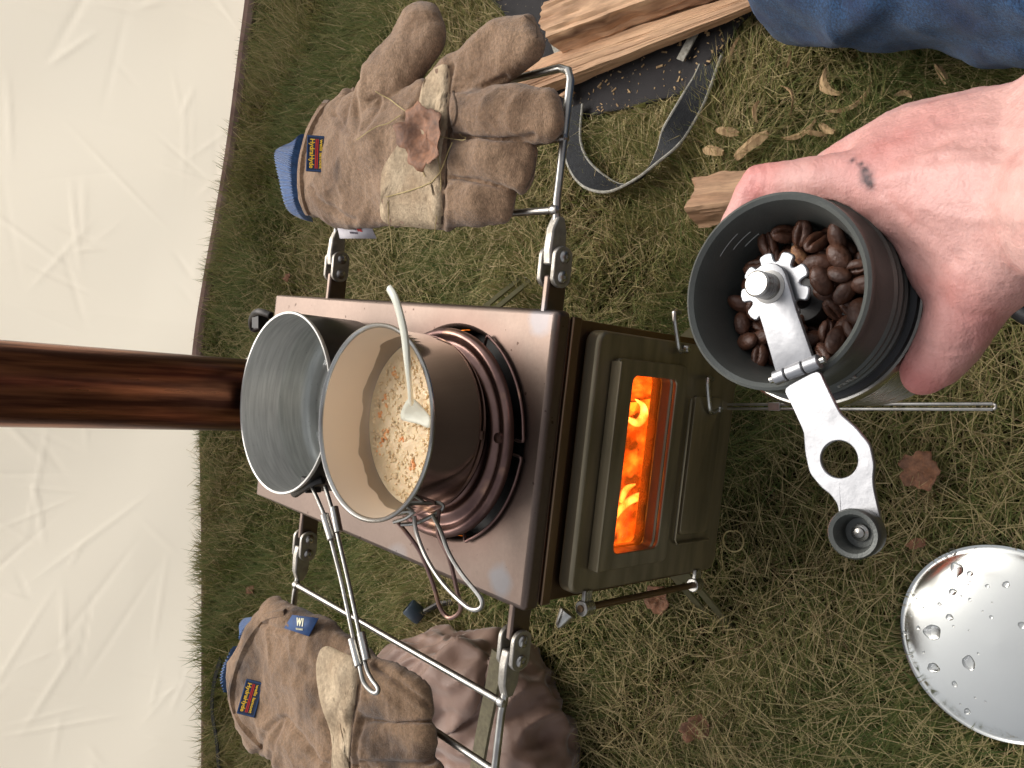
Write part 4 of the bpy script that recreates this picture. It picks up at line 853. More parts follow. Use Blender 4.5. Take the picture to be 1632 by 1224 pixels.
text('3M', 0.0058, cc + nn_ * 0.0006 - ex * 0.0085, ex, ey, RED, tgo, bold=0.04)

# left glove
glL = thing('work_glove', U(500, 1100, ZG), 'brown suede work glove with blue side tag and sooty stain, on the left rack', 'glove', 'leather work gloves on the stove racks')
mb = MB()
GB(mb, [(440, 1000, 0.026, 0), (395, 1085, 0.028, 0), (410, 1150, 0.024, 0), (520, 1040, 0.026, 0), (520, 1130, 0.032, 0), (480, 1180, 0.03, 0)])
GB(mb, [(520, 1040, 0.024, 0), (520, 1150, 0.032, 0), (590, 1090, 0.022, 0), (600, 1240, 0.02, 0), (480, 1240, 0.028, 0)])
GB(mb, [(470, 1190, 0.026, 0.006), (540, 1230, 0.024, 0.006), (600, 1300, 0.020, 0.004)])
GB(mb, [(565, 1075, 0.0190, 0.004), (600, 1110, 0.016, 0.004), (672, 1104, 0.0085, 0.002), (676, 1132, 0.0085, 0.002)], 0.85)
GB(mb, [(585, 1180, 0.0185, 0.002), (676, 1168, 0.0100, 0.002), (674, 1200, 0.0100, 0.002)], 0.85)
GB(mb, [(590, 1240, 0.0175, 0), (690, 1232, 0.0100, 0), (690, 1260, 0.0100, 0)], 0.85)
GB(mb, [(590, 1290, 0.0160, 0), (680, 1310, 0.0140, 0)], 0.8)
GR_L = [[(580, 1146), (630, 1150), (690, 1150)], [(576, 1213), (640, 1215), (690, 1216)], [(580, 1146), (572, 1180), (570, 1222)], [(402, 1220), (424, 1170), (445, 1146), (462, 1156), (500, 1200), (525, 1218)], [(446, 1150), (438, 1190), (430, 1220)],
        [(600, 1062), (640, 1090), (684, 1124)], [(470, 1008), (440, 1000), (420, 990)], [(572, 1060), (568, 1110), (562, 1160), (556, 1222)]]
sh = fuse(mb, 'shell', SUEDE2, glL, voxel=0.0015, smooth=3, warp=glove_warp(6, 0.0026, GR_L)); bL = bvh_of(sh)
patch(bL, [(520, 1030), (548, 1042), (572, 1058), (568, 1100), (562, 1150), (558, 1200), (554, 1250), (530, 1250), (530, 1180), (512, 1120), (505, 1075), (508, 1045)], 0.0016, PALE, 'palm_patch', glL)
seams(bL, [[(572, 1060), (568, 1110), (562, 1160), (556, 1222)]], glL, 0.0009)
seams(bL, [[(455, 976), (425, 985), (398, 1018), (380, 1060), (370, 1110), (384, 1155), (415, 1190)]], glL, 0.0045, SUEDE2, 'cuff_hem', -0.001)
knit_cuff([(410, 984), (398, 984), (390, 996), (390, 1010)], [(416, 976), (410, 988), (396, 1002), (384, 1020)], ZG + 0.004, glL, 16, 0.006)
knit_cuff([(376, 1035), (366, 1055), (360, 1080), (362, 1102)], [(374, 1030), (368, 1055), (362, 1080), (360, 1104)], ZG + 0.002, glL, 16, 0.006)
badge(bL, (402, 1112), 58, 30, (-0.27, 0.96), (0.92, 0.38), glL, None)
q = [U(466, 980, ZT + 0.032), U(508, 985, ZT + 0.032), U(492, 1014, ZT + 0.034), U(453, 1001, ZT + 0.034)]
tg = MB(); tg.add(q, [(0, 1, 2, 3)]); tgo = build(tg, 'side_tag', TAGBLUE, glL, solid=0.0006)
cc = sum(q, Vector()) / 4; ex = (q[1] - q[0]).normalized(); ey = -(q[3] - q[0]); ey = (ey - ex * ey.dot(ex)).normalized(); nn_ = ex.cross(ey)
text('W1', 0.0085, cc + nn_ * 0.0007 + ey * 0.0014, ex, ey, CREAM, tgo, bold=0.04, width=0.0115); text('WELLS LAMONT', 0.0022, cc + nn_ * 0.0007 - ey * 0.0040, ex, ey, CREAM, tgo, width=0.0115)

# leaves and straws
def leaf(name, bvf, c, r, seed, label, curl=0.4, mat=None, rot=0.0, stretch=1.0, group=None):
    rr = random.Random(seed); mb = MB(); n = 40; rings = 6; c = Vector(c)
    for i in range(rings + 1):
        for j in range(n):
            a = 2 * PI * j / n; lob = 0.72 + 0.22 * abs(math.sin(2.5 * a + seed)) + 0.06 * math.sin(11 * a + seed); d = r * lob * i / rings
            x, y = d * math.cos(a) * stretch, d * math.sin(a); x, y = x * math.cos(rot) - y * math.sin(rot), x * math.sin(rot) + y * math.cos(rot)
            z = curl * r * (0.55 * abs(y / r + 0.1) + 0.45 * nz((x, y, 0), 1.6 / r, seed, 3)) + 0.03 * r * abs(math.sin(5 * a)) * i / rings
            mb.v.append(c + Vector((x, y, z)))
    mb.f = [(i * n + j, i * n + (j + 1) % n, (i + 1) * n + (j + 1) % n, (i + 1) * n + j) for i in range(rings) for j in range(n)]
    return build(mb, name, mat or LEAF, label=label, cat='leaf', solid=0.0004, angle=50, group=group)
h, _ = hit(bR, 688, 222); leaf('dried_leaf', None, h + Vector((0, 0, 0.005)), 0.024, 3, 'crumpled orange brown dead leaf lying on the glove palm', 0.45, rot=0.9, stretch=1.35)
leaf('dried_leaf', None, U(1467, 750, 0.035), 0.017, 5, 'small rusty dead leaf on the grass right of the crank arm', 0.5)
leaf('dried_leaf', None, U(1112, 1160, 0.02), 0.020, 9, 'brown dead leaf on the grass below the stove at the picture edge', 0.7, rot=0.8, stretch=0.6)
leaf('dried_leaf', None, U(1050, 955, 0.03), 0.016, 12, 'reddish dead leaf under the front hinge rod of the stove', 0.6)
leaf('dried_leaf', None, U(1462, 866, 0.025), 0.009, 14, 'small brown leaf touching the steel lid rim', 0.6, rot=0.5, stretch=0.5)
leaf('dried_leaf', None, U(402, 940, 0.03), 0.014, 21, 'brown dead leaf in the grass above the left glove', 0.7, rot=0.3, stretch=0.6)
leaf('dried_leaf', None, U(460, 442, 0.03), 0.012, 23, 'brown dead leaf in the grass between tent and stove', 0.7, rot=0.3, stretch=0.6)
GS = [([(601, 145), (630, 165), (652, 182)], 0.345, 0.0006, 'short straw from the glove thumb crease to the dead leaf'), ([(572, 222), (600, 205), (622, 198), (640, 186)], 0.35, 0.0006, 'curved pale straw left of the dead leaf on the glove'), ([(618, 312), (650, 306), (680, 296), (700, 280), (724, 230)], 0.343, 0.0007, 'long greenish straw arching across the pale palm patch'), ([(700, 240), (704, 300), (692, 375)], 0.342, 0.0005, 'thin straw running down the palm seam past the glove edge'),
      ([(735, 210), (745, 226), (712, 222), (690, 210)], 0.355, 0.0005, 'hooked straw at the root of the middle glove finger'), ([(652, 238), (672, 262), (680, 282)], 0.345, 0.0006, 'short straw under the dead leaf on the pale palm patch'), ([(621, 318), (622, 360), (625, 404)], 0.335, 0.0004, 'straight straw hanging over the lower edge of the right glove')]
for P, z, r, lb in GS:
    pts = []
    for q in spline([Vector((x, y, 0)) for x, y in P], 6):
        h, n_ = hit(bR, q.x, q.y); pts.append((h + n_ * 0.002) if h is not None else U(q.x, q.y, z - 0.004))
    pts = [pts[0]] + [(pts[i - 1] + pts[i] + pts[i + 1]) / 3 for i in range(1, len(pts) - 1)] + [pts[-1]]
    mb = MB(); mb.tube(pts, r * 0.6, 5); build(mb, 'grass_strand', STRAW, label=lb, cat='grass strand', group='dry strands on the right glove')
mb = MB(); c = U(1171, 862, 0.035); mb.tube([c + RIGHT * 0.0095 * math.cos(2 * PI * i / 28 * 1.05) + Vector((0.1, -0.9, 0)).normalized() * 0.0095 * math.sin(2 * PI * i / 28 * 1.05) + Vector((0, 0, 0.0002 * i)) for i in range(29)], 0.0007, 6)
build(mb, 'curled_straw', STRAW, label='dry grass stem curled into a ring beside the stove door', cat='grass stem')
for P in ([(872, 430), (890, 452), (905, 480)], [(1245, 135), (1258, 170), (1285, 190)]):
    pass

# ------------------------------------------------------------------ steel lid with drops
lid = thing('pan_lid', LID_C + Vector((0, 0, 0.010)), 'round shiny steel pan lid with water drops lying on the grass', 'lid')
LIDM = pmat('lid steel', lin(218, 218, 212), lin(206, 206, 200), rough=0.12, rough2=0.22, metal=1, nscale=14, band=(0.2, 0.8), bump=0.03, bscale=60)
mb = MB(); mb.lathe([(0.0, 0.0115), (0.02, 0.0113), (0.045, 0.0100), (0.060, 0.0082), (0.0660, 0.0070), (0.0685, 0.0058), (0.0698, 0.0062), (0.0708, 0.0068), (0.0714, 0.0062), (0.0715, 0.0052), (0.0708, 0.0044), (0.066, 0.0042), (0.064, 0.0052), (0.0, 0.0095)], LID_C + Vector((0, 0, 0.010)), n=128); lo = build(mb, 'dish', LIDM, lid, angle=70)
drp = bpy.data.meshes.new('water_drop'); b_ = bmesh.new(); bmesh.ops.create_icosphere(b_, subdivisions=3, radius=1)
for v in b_.verts:
    if v.co.z < 0: v.co.z *= 0.12
    v.co.x *= 1 + 0.12 * math.sin(3 * math.atan2(v.co.y, v.co.x))
for f in b_.faces: f.smooth = True
b_.to_mesh(drp); b_.free(); drp.materials.append(DROP)
DR = [(1207,229,17),(1228,310,28),(1286,330,13),(1230,347,5),(1252,358,4),(1288,365,4),(1280,380,4),(1367,387,9),(1453,380,14),(1207,413,16),(1287,450,7),(1147,469,8),(1072,486,5),(1041,445,5),(1101,314,7),(1136,283,6),(1156,250,5),(1180,256,7),(1314,214,5),(1345,226,4),(1193,530,15),(1211,572,5),(1049,580,10),(1115,600,36),(987,604,13),(1019,524,5),(1385,530,8),(1346,503,4),(1388,463,4),(1281,740,28),(1120,762,23),(1216,837,12),(1074,691,6),(1022,711,6),(1325,697,5),(1310,900,5),(1275,963,13),(1358,918,4),(1242,930,4),(1526,567,16),(1248,433,4),(1282,591,4)]
lbv = bvh_of(lo)
for zx, zy, zr in DR:
    h, n_ = hit(lbv, 1100 + zx / 2.887, 800 + zy / 2.887)
    if h is None: continue
    r = zr / 2.887 * 0.6 / FPX; o = bpy.data.objects.new('water_drop', drp); col.objects.link(o); o.location = h + Vector((0, 0, 0.00005)); o.scale = (r * random.uniform(1, 1.3), r, min(r * 0.55, 0.0016)); o.rotation_euler.z = random.uniform(0, 6)
    big = zr > 20
    props(o, 'larger oval water drop in the lower half of the steel lid' if zy == 740 else {28: 'larger oval water drop near the top edge of the steel lid', 36: 'biggest triangular water drop near the left side of the steel lid', 23: 'wide water drop near the lower left rim of the steel lid'}.get(zr, 'small clear water drop on the steel pan lid'), 'water drop', 'water drops on the lid')

# ------------------------------------------------------------------ grinder held in the hand
GC = Vector((0.1060, -0.2010, 0.0)); RZ = 0.400
gr = thing('coffee_grinder', (GC.x, GC.y, 0.325), 'grey hand coffee grinder full of beans with a folding steel crank', 'coffee grinder')
mb = MB(); R0 = 0.0398
mb.lathe([(R0 - 0.003, RZ - 0.0005), (R0 - 0.0012, RZ + 0.0008), (R0, RZ), (R0 + 0.0002, RZ - 0.002), (R0 - 0.0010, RZ - 0.004), (R0 - 0.0010, RZ - 0.014), (R0 + 0.0005, RZ - 0.018), (R0 + 0.0008, RZ - 0.030), (R0 + 0.001, RZ - 0.034)], GC, n=96)
hop = build(mb, 'hopper', ANOD, gr, angle=50)
mb = MB(); mb.lathe([(R0 - 0.003, RZ - 0.0005), (R0 - 0.0045, RZ - 0.004), (R0 - 0.008, RZ - 0.022), (0.0300, RZ - 0.034), (0.024, RZ - 0.040), (0.0, RZ - 0.046)], GC, n=96); build(mb, 'hopper_inside', ANOD, hop, angle=50)
mb = MB(); mb.lathe([(R0 + 0.001, RZ - 0.034), (R0 + 0.0035, RZ - 0.0345), (R0 + 0.0038, RZ - 0.038), (R0 + 0.001, RZ - 0.0385)], GC, n=96); build(mb, 'seal_ring', RUBBER, gr)
mb = MB(); mb.lathe([(R0 + 0.0012, RZ - 0.037), (R0 + 0.0048, RZ - 0.0372), (R0 + 0.0062, RZ - 0.0395), (R0 + 0.0055, RZ - 0.043), (R0 + 0.0035, RZ - 0.046), (R0 + 0.003, RZ - 0.095), (R0, RZ - 0.098), (0, RZ - 0.098)], GC, n=96); build(mb, 'steel_cup', STEEL, gr, angle=50)
# ribs lower on the hopper
for dz in (0.020, 0.025, 0.030):
    mb = MB(); mb.lathe([(R0 + 0.0004, RZ - dz + 0.0012), (R0 + 0.0016, RZ - dz), (R0 + 0.0004, RZ - dz - 0.0012)], GC, n=96); build(mb, 'body_rib', ANOD, hop)
mb = MB()
for i, (a0, ln) in enumerate(((118, 20), (112, 18), (110, 14))):
    zz = RZ - 0.008 - 0.0045 * i; rr_ = R0 - 0.0050 - 0.00095 * i - 0.0003
    mb.tube([(GC.x + rr_ * math.cos(math.radians(a0 - 75 + 0 + ln * k / 10)), GC.y + rr_ * math.sin(math.radians(a0 - 75 + ln * k / 10)), zz) for k in range(11)], 0.00022, 6)
build(mb, 'measure_lines', ANODLINE, hop)
hx, hy = 1345, 600
zt_ = RZ - 0.024; o = U(hx, hy, zt_); dv = Vector((o.x - GC.x, o.y - GC.y, 0)).normalized(); o = Vector((GC.x, GC.y, zt_)) + dv * (R0 + 0.0009)
text('GSI', 0.006, o, Vector((0, 0, 1)).cross(dv), Vector((0, 0, 1)), ANODLINE, hop, ext=0.0004, bold=0.03)
# burr block, shaft
mb = MB(); mb.lathe([(0.011, RZ - 0.045), (0.011, RZ - 0.030), (0.009, RZ - 0.027), (0.004, RZ - 0.026), (0.0036, RZ + 0.004)], GC, n=32); build(mb, 'burr_core', SOOT, gr)
for a in (0.3, 2.4, 4.5):
    mb = MB(); d = Vector((math.cos(a), math.sin(a), 0)); mb.box(Vector((GC.x, GC.y, RZ - 0.030)) + d * 0.02, d, Vector((0, 0, 1)).cross(d), (0, 0, 1), (0.026, 0.004, 0.004)); build(mb, 'spider_arm', SOOT, gr, bevel=0.0005)
AZ = RZ + 0.006
HUB = U(1228, 458, AZ); 
def frame2(a, b): d = (b - a); d.z = 0; L_ = d.length; d.normalize(); return d, Vector((0, 0, 1)).cross(d), L_
# gear nut
mb = MB(); outl = []
T_ = 9
for i in range(T_):
    for f, r in ((0.0, 0.0124), (0.10, 0.0130), (0.30, 0.0132), (0.50, 0.0130), (0.60, 0.0124), (0.64, 0.0108), (0.70, 0.0098), (0.80, 0.0094), (0.90, 0.0098), (0.96, 0.0108)):
        a = 2 * PI * (i + f) / T_ + 0.2; outl.append((1.13 * r * math.cos(a), 1.13 * r * math.sin(a)))
mb.prism(outl, HUB + Vector((0, 0, -0.005)), (1, 0, 0), (0, 1, 0), (0, 0, 1), 0.0022); build(mb, 'gear_nut', WHITESTEEL, gr, bevel=0.0005, smooth=True)
JN = U(1272, 596, AZ); d1, s1, L1 = frame2(HUB, JN)
# upper arm plate with rounded end
mb = MB(); outl = [(-0.004 + 0.0, -0.0065)] + [(-0.0078 * math.sin(PI * k / 8) - 0.002, -0.0078 * math.cos(PI * k / 8)) for k in range(9)] + [(L1 * 0.35, 0.0074), (L1 * 0.9, 0.0078), (L1 * 0.9, -0.0078), (L1 * 0.35, -0.0074)]
outl = outl[1:]
mb.prism(outl, HUB + Vector((0, 0, -0.0010)), d1, s1, (0, 0, 1), 0.0022, 0.0004); arm = build(mb, 'crank_arm', WHITESTEEL, gr, bevel=0.0004)
mb = MB(); mb.lathe([(0, 0.0092), (0.0045, 0.0092), (0.0052, 0.0086), (0.0052, 0.0), (0.0066, -0.0005), (0.0066, -0.003)], HUB + Vector((0, 0, 0.002)), n=32); build(mb, 'drive_post', STEEL, gr, angle=35)
# hinge barrels
for k, (a, b) in enumerate(((-0.0095, -0.0045), (-0.0040, 0.0030), (0.0035, 0.0095))):
    mb = MB(); cen = HUB + d1 * (L1 * 0.955); mb.tube([cen + s1 * a, cen + s1 * b], 0.0029, 16); build(mb, 'hinge_knuckle', WHITESTEEL, arm, bevel=0.0004)
mb = MB(); mb.tube([HUB + d1 * (L1 * 0.955) - s1 * 0.0115, HUB + d1 * (L1 * 0.955) + s1 * 0.0115], 0.0014, 12); build(mb, 'hinge_pin', STEEL, arm)
# lower arm with the round hole, one plate from hinge to knob
E0 = HUB + d1 * (L1 * 1.0); RG = U(1339, 732, AZ - 0.001); KN = U(1377, 848, AZ - 0.002); d2, s2, L2 = frame2(E0, RG); d3, s3, L3 = frame2(RG, KN)
kx2, ky2 = d3.dot(d2) * L3, d3.dot(s2) * L3; px2, py2 = s3.dot(d2), s3.dot(s2)
ctl = [(-L2 + 0.002, -0.0078), (-L2 * 0.75, -0.0077), (-0.0150, -0.0078), (-0.0115, -0.0092), (-0.0075, -0.0108), (0.0, -0.0126), (0.0065, -0.0108), (0.0105, -0.0086), (0.0150, -0.0078),
       (kx2 - px2 * 0.0076, ky2 - py2 * 0.0076), (kx2 + px2 * 0.0076, ky2 + py2 * 0.0076), (0.0150, 0.0066), (0.0110, 0.0082), (0.0068, 0.0108), (0.0, 0.0126), (-0.0075, 0.0108), (-0.0115, 0.0092), (-0.0150, 0.0078), (-L2 * 0.75, 0.0077), (-L2 + 0.002, 0.0078)]
outer_ = []
for (x0, y0), (x1, y1) in zip(ctl, ctl[1:] + ctl[:1]):
    for k in range(6): t = k / 6; outer_.append((x0 + (x1 - x0) * t, y0 + (y1 - y0) * t))
for _ in range(2): outer_ = [((outer_[i - 1][0] + 2 * outer_[i][0] + outer_[(i + 1) % len(outer_)][0]) / 4, (outer_[i - 1][1] + 2 * outer_[i][1] + outer_[(i + 1) % len(outer_)][1]) / 4) for i in range(len(outer_))]
inner_ = [(0.0068 * math.cos(math.atan2(y, x)), 0.0068 * math.sin(math.atan2(y, x))) for x, y in outer_]
mb = MB(); mb.ring(outer_, inner_, RG - Vector((0, 0, 0.0011)), d2, s2, (0, 0, 1), 0.0022); build(mb, 'lower_arm', WHITESTEEL, arm, bevel=0.0004)
mb = MB(); kx = (Vector((0, 0, 1)) * 0.75 + (CAM - KN).normalized() * 0.35).normalized()
mb.lathe([(0.0, 0.001), (0.0074, 0.001), (0.0084, 0.003), (0.0088, 0.0125), (0.0082, 0.0135), (0.0068, 0.0132), (0.0061, 0.012), (0.0052, 0.004), (0, 0.0035)], KN, kx, 48); kb = build(mb, 'knob', ANOD, gr, angle=40)
mb = MB(); mb.lathe([(0.0030, 0.003), (0.0030, 0.0050), (0.0019, 0.0054), (0.0017, 0.0065), (0, 0.007)], KN, kx, 24); build(mb, 'knob_rivet', STEEL, kb)

# coffee beans
def bean_mesh(name, groove, mat, seed):
    b = bmesh.new(); bmesh.ops.create_uvsphere(b, u_segments=32, v_segments=24, radius=1)
    for v in b.verts:
        x, y, z = v.co
        v.co = Vector((x * 0.0058, y * 0.0038, z * (0.0030 if z > 0 else 0.0022)))
        if groove and z > 0:
            g_ = math.exp(-((y + 0.06 * math.sin(3 * x)) / 0.13) ** 2); v.co.z = min(v.co.z, 0.0025); v.co.z -= 0.0017 * g_ * max(0, z)
        v.co += v.co.normalized() * 0.0002 * nz((x, y, z), 3, seed)
        v.select = False
    for f in b.faces: f.smooth = True
    me = bpy.data.meshes.new(name); b.to_mesh(me); b.free(); me.materials.append(mat); return me
BM = [bean_mesh('coffee_bean', False, BEAN, 1), bean_mesh('coffee_bean', True, BEAN, 2), bean_mesh('coffee_bean', True, BEAN, 3)]
BMC = bean_mesh('coffee_bean', False, BEANC, 5)
bp_ = []; rr = random.Random(12)
for lay, (zz, rmax, cnt, dmin) in enumerate(((RZ - 0.035, 0.024, 40, 0.0068), (RZ - 0.0285, 0.0268, 60, 0.0068), (RZ - 0.0222, 0.0292, 90, 0.0070))):
    pl = []
    for _ in range(4000):
        if len(pl) >= cnt: break
        d = rmax * math.sqrt(rr.random()); a = rr.uniform(0, 2 * PI); p = Vector((GC.x + d * math.cos(a), GC.y + d * math.sin(a), zz + rr.uniform(-0.001, 0.001)))
        # the gap by the burr where the beans have run down
        gx = U(1300, 500, zz)
        if lay == 2 and ((p - gx).length < 0.012 or d < 0.011): continue
        if lay == 1 and ((p - gx).length < 0.007): continue
        if all((p - q).length > dmin for q in pl): pl.append(p)
    bp_ += pl
tanb = min(bp_, key=lambda p: (p - U(1293, 412, RZ - 0.0235)).length)
for p in bp_:
    me = BMC if p is tanb else rr.choice(BM); o = bpy.data.objects.new('coffee_bean', me); col.objects.link(o); o.location = p
    o.rotation_euler = (rr.gauss(0, 0.45), rr.gauss(0, 0.4), rr.uniform(0, 6.28)); s = rr.uniform(0.92, 1.2); o.scale = (s, s, s)
    props(o, 'cracked coffee bean with pale chaff among the dark beans in the grinder' if p is tanb else 'dark roasted coffee bean heaped in the grinder hopper', 'coffee bean', 'coffee beans in the grinder')

# ------------------------------------------------------------------ person: hand and forearm, jeans
person = thing('person', (0.30, -0.35, 0.0), 'person in blue jeans whose bare hand grips the coffee grinder', 'person')
def mat_skin():
    m = pmat('skin', lin(206, 164, 154), lin(192, 146, 138), rough=0.42, rough2=0.55, nscale=22, band=(0.3, 0.7), sss=0.08, bump=0.45, bscale=700, bstretch=(1, 1, 1), grain=(240, 0.07), spots=(lin(180, 122, 112), 50, 0.52, 0.85), spec=0.4)
    t = m.node_tree; N = t.nodes; L = t.links; b = N['Principled BSDF']; src = b.inputs['Base Color'].links[0].from_socket
    for an, c in (('red', lin(196, 108, 104)), ('soot', lin(40, 32, 38))):
        a = N.new('ShaderNodeAttribute'); a.attribute_name = an; mx = N.new('ShaderNodeMix'); mx.data_type = 'RGBA'; L.new(a.outputs['Fac'], mx.inputs[0]); L.new(src, mx.inputs[6]); mx.inputs[7].default_value = c; src = mx.outputs[2]
    L.new(src, b.inputs['Base Color']); return m
SKIN = mat_skin()
def H(x, y, z, r): return (U(x, y, z), r)
mb = MB()
def chain(L_, flat=1.0):
    for a, b in zip(L_, L_[1:]): hull(mb, [a, b], flat)
idx_mcp = H(1395, 292, 0.372, 0.0150); mid_mcp = H(1425, 236, 0.352, 0.0150); rng_mcp = H(1450, 215, 0.330, 0.0140); lit_mcp = H(1475, 205, 0.310, 0.0130)
wr_t = H(1660, 330, 0.380, 0.022); wr_b = H(1655, 215, 0.355, 0.021)
th_c = H(1590, 385, 0.372, 0.0190); th_m = H(1548, 470, 0.366, 0.0150)
hull(mb, [idx_mcp, mid_mcp, wr_t, wr_b]); hull(mb, [mid_mcp, rng_mcp, lit_mcp, wr_b]); hull(mb, [idx_mcp, wr_t, th_c]); hull(mb, [wr_t, th_c, th_m])
hull(mb, [H(1430, 340, 0.366, 0.010), H(1500, 420, 0.364, 0.0125), th_m, H(1500, 300, 0.370, 0.014), th_c])    # web
chain([th_m, H(1512, 545, 0.363, 0.0122), H(1490, 575, 0.361, 0.0112), H(1472, 596, 0.360, 0.0090)])
ax3 = Vector((GC.x, GC.y, 0))
def around(ang, z, rad): return Vector((GC.x + rad * math.cos(ang), GC.y + rad * math.sin(ang), z))
pip = U(1214, 294, 0.372); a0 = math.atan2(pip.y - GC.y, pip.x - GC.x)
chain([idx_mcp, H(1300, 290, 0.374, 0.0108), (pip, 0.0092), (around(a0 + 0.55, 0.366, 0.051), 0.0085), (around(a0 + 1.1, 0.360, 0.050), 0.0076)])
for mc, z, r in ((mid_mcp, 0.350, 0.0095), (rng_mcp, 0.331, 0.0090), (lit_mcp, 0.314, 0.0080)):
    chain([mc, (around(a0 - 0.15, z, 0.056), r + 0.0008), (around(a0 + 0.35, z, 0.0535), r), (around(a0 + 0.85, z - 0.001, 0.0505), r * 0.92), (around(a0 + 1.35, z - 0.002, 0.0495), r * 0.82)])
el_t = H(1860, 330, 0.40, 0.034); el_b = H(1850, 150, 0.36, 0.034); far_ = (Vector((0.20, -0.60, 0.46)), 0.048)
hull(mb, [wr_t, wr_b, el_t, el_b]); hull(mb, [el_t, el_b, far_])
# tendon ridges and veins
chain([H(1400, 285, 0.3835, 0.0045), H(1500, 255, 0.3885, 0.0045), H(1640, 265, 0.392, 0.004)]); chain([H(1430, 232, 0.364, 0.0042), H(1520, 215, 0.368, 0.004), H(1640, 225, 0.370, 0.004)])
HC_ = [([(1196, 262), (1206, 276), (1200, 296)], 0.5, 3), ([(1206, 258), (1220, 272), (1218, 300)], 0.5, 3), ([(1186, 285), (1192, 300), (1188, 318)], 0.4, 3), ([(1270, 252), (1280, 275), (1276, 300)], 0.3, 4),
       ([(1462, 540), (1500, 560), (1548, 556)], 0.7, 4), ([(1458, 552), (1496, 572), (1536, 570)], 0.5, 3), ([(1500, 470), (1530, 500), (1590, 500)], 0.5, 6), ([(1400, 340), (1450, 390), (1480, 440)], 0.5, 8), ([(1430, 330), (1490, 380), (1530, 420)], 0.5, 7),
       ([(1395, 290), (1470, 270), (1560, 262), (1650, 275)], -1.0, 10), ([(1420, 235), (1500, 215), (1580, 205), (1660, 212)], -0.9, 10), ([(1470, 330), (1540, 350), (1600, 345), (1660, 360)], -0.6, 9),
       ([(1480, 190), (1530, 240), (1590, 240), (1640, 300)], -0.5, 5), ([(1560, 300), (1590, 330), (1640, 330)], -0.4, 5), ([(1500, 250), (1560, 235), (1632, 232)], 0.6, 9), ([(1480, 300), (1560, 305), (1640, 310)], 0.5, 10)]
HS_ = []
for P_, dd_, ww_ in HC_:
    q_ = spline([Vector((x, y, 0)) for x, y in P_], 5); HS_ += [(a.x, a.y, b.x, b.y, dd_, ww_) for a, b in zip(q_, q_[1:])]
HS_ = np.array(HS_)
def hand_lines(p):
    x, y = PX(p); ab = HS_[:, 2:4] - HS_[:, :2]; t = np.clip(((x - HS_[:, 0]) * ab[:, 0] + (y - HS_[:, 1]) * ab[:, 1]) / (ab ** 2).sum(1), 0, 1)
    d = np.hypot(x - HS_[:, 0] - t * ab[:, 0], y - HS_[:, 1] - t * ab[:, 1]); e = HS_[:, 4] * np.exp(-(d / HS_[:, 5]) ** 2); return -(e.max() + e.min()) * 0.0009
def hand_warp(p, n):
    z = p.z; r = math.hypot(p.x - GC.x, p.y - GC.y)
    lim = 0.0462 if z < RZ - 0.033 else 0.0412
    if 0.29 < z < 0.412 and r < lim and r > 1e-6: k = lim / r; p = Vector((GC.x + (p.x - GC.x) * k, GC.y + (p.y - GC.y) * k, z))
    return p + n * ((hand_lines(p) if n.dot(CAM - p) > 0 else 0) + 0.0007 * nz(p, 60, 2, 3) + 0.0003 * nz(p, 220, 5, 2))
hand = fuse(mb, 'hand_and_forearm', SKIN, person, voxel=0.0015, smooth=7, warp=hand_warp)
org = base_of(hand); V3 = np.array([tuple(v.co + org) for v in hand.data.vertices]); qv = V3 - np.array(CAM); dp = qv @ np.array(FWD)
hpx = 816 + FPX * (qv @ np.array(DOWN)) / dp; hpy = 612 - FPX * (qv @ np.array(RIGHT)) / dp
def near3(p, r): return np.exp(-(np.linalg.norm(V3 - np.array(p), axis=1) / r) ** 2)
hbv = bvh_of(hand)
red = np.clip(0.8 * near3(pip, 0.014) + 0.85 * near3(U(1475, 600, 0.36), 0.014) + 0.45 * near3(U(1450, 250, 0.37), 0.03) + 0.4 * near3(U(1560, 500, 0.37), 0.02), 0, 1)
at = hand.data.attributes.new('red', 'FLOAT', 'POINT'); at.data.foreach_set('value', red.astype(np.float32))
soot = np.zeros(len(V3))
for (x, y, r) in ((1359, 255, 0.0011), (1372, 262, 0.0012), (1377, 272, 0.0018), (1381, 284, 0.0024), (1386, 293, 0.0020)):
    h, _ = hit(hbv, x, y)
    if h is not None: soot = np.maximum(soot, np.clip(1.5 * near3(h, r * 1.1) * (0.7 + 0.3 * rng.random(len(V3))), 0, 0.92))
at = hand.data.attributes.new('soot', 'FLOAT', 'POINT'); at.data.foreach_set('value', soot.astype(np.float32))
# unseen jacket, head and hair of the kneeling person, added to shade the foreground
mb = MB(); JK = pmat('dark jacket', lin(60, 62, 66), lin(48, 50, 54), rough=0.8, nscale=40, bump=0.4, bscale=500)
sh_r, sh_l = Vector((0.27, -0.74, 0.84)), Vector((-0.13, -0.74, 0.84)); hip = Vector((0.07, -0.88, 0.34))
hull(mb, [(hip + Vector((0.11, 0, 0)), 0.13), (hip + Vector((-0.11, 0, 0)), 0.13), (Vector((0.19, -0.80, 0.74)), 0.13), (Vector((-0.05, -0.80, 0.74)), 0.13)])
hull(mb, [(sh_r, 0.075), (sh_l, 0.075), (Vector((0.07, -0.76, 0.90)), 0.07)])
hull(mb, [(sh_r, 0.07), (Vector((0.34, -0.76, 0.62)), 0.058)]); hull(mb, [(Vector((0.34, -0.76, 0.62)), 0.058), (Vector((0.235, -0.60, 0.50)), 0.052)])
hull(mb, [(sh_l, 0.07), (Vector((-0.22, -0.68, 0.66)), 0.058)]); hull(mb, [(Vector((-0.22, -0.68, 0.66)), 0.058), (Vector((-0.07, -0.46, 0.66)), 0.042)])
fuse(mb, 'jacket', JK, person, voxel=0.008, smooth=6)
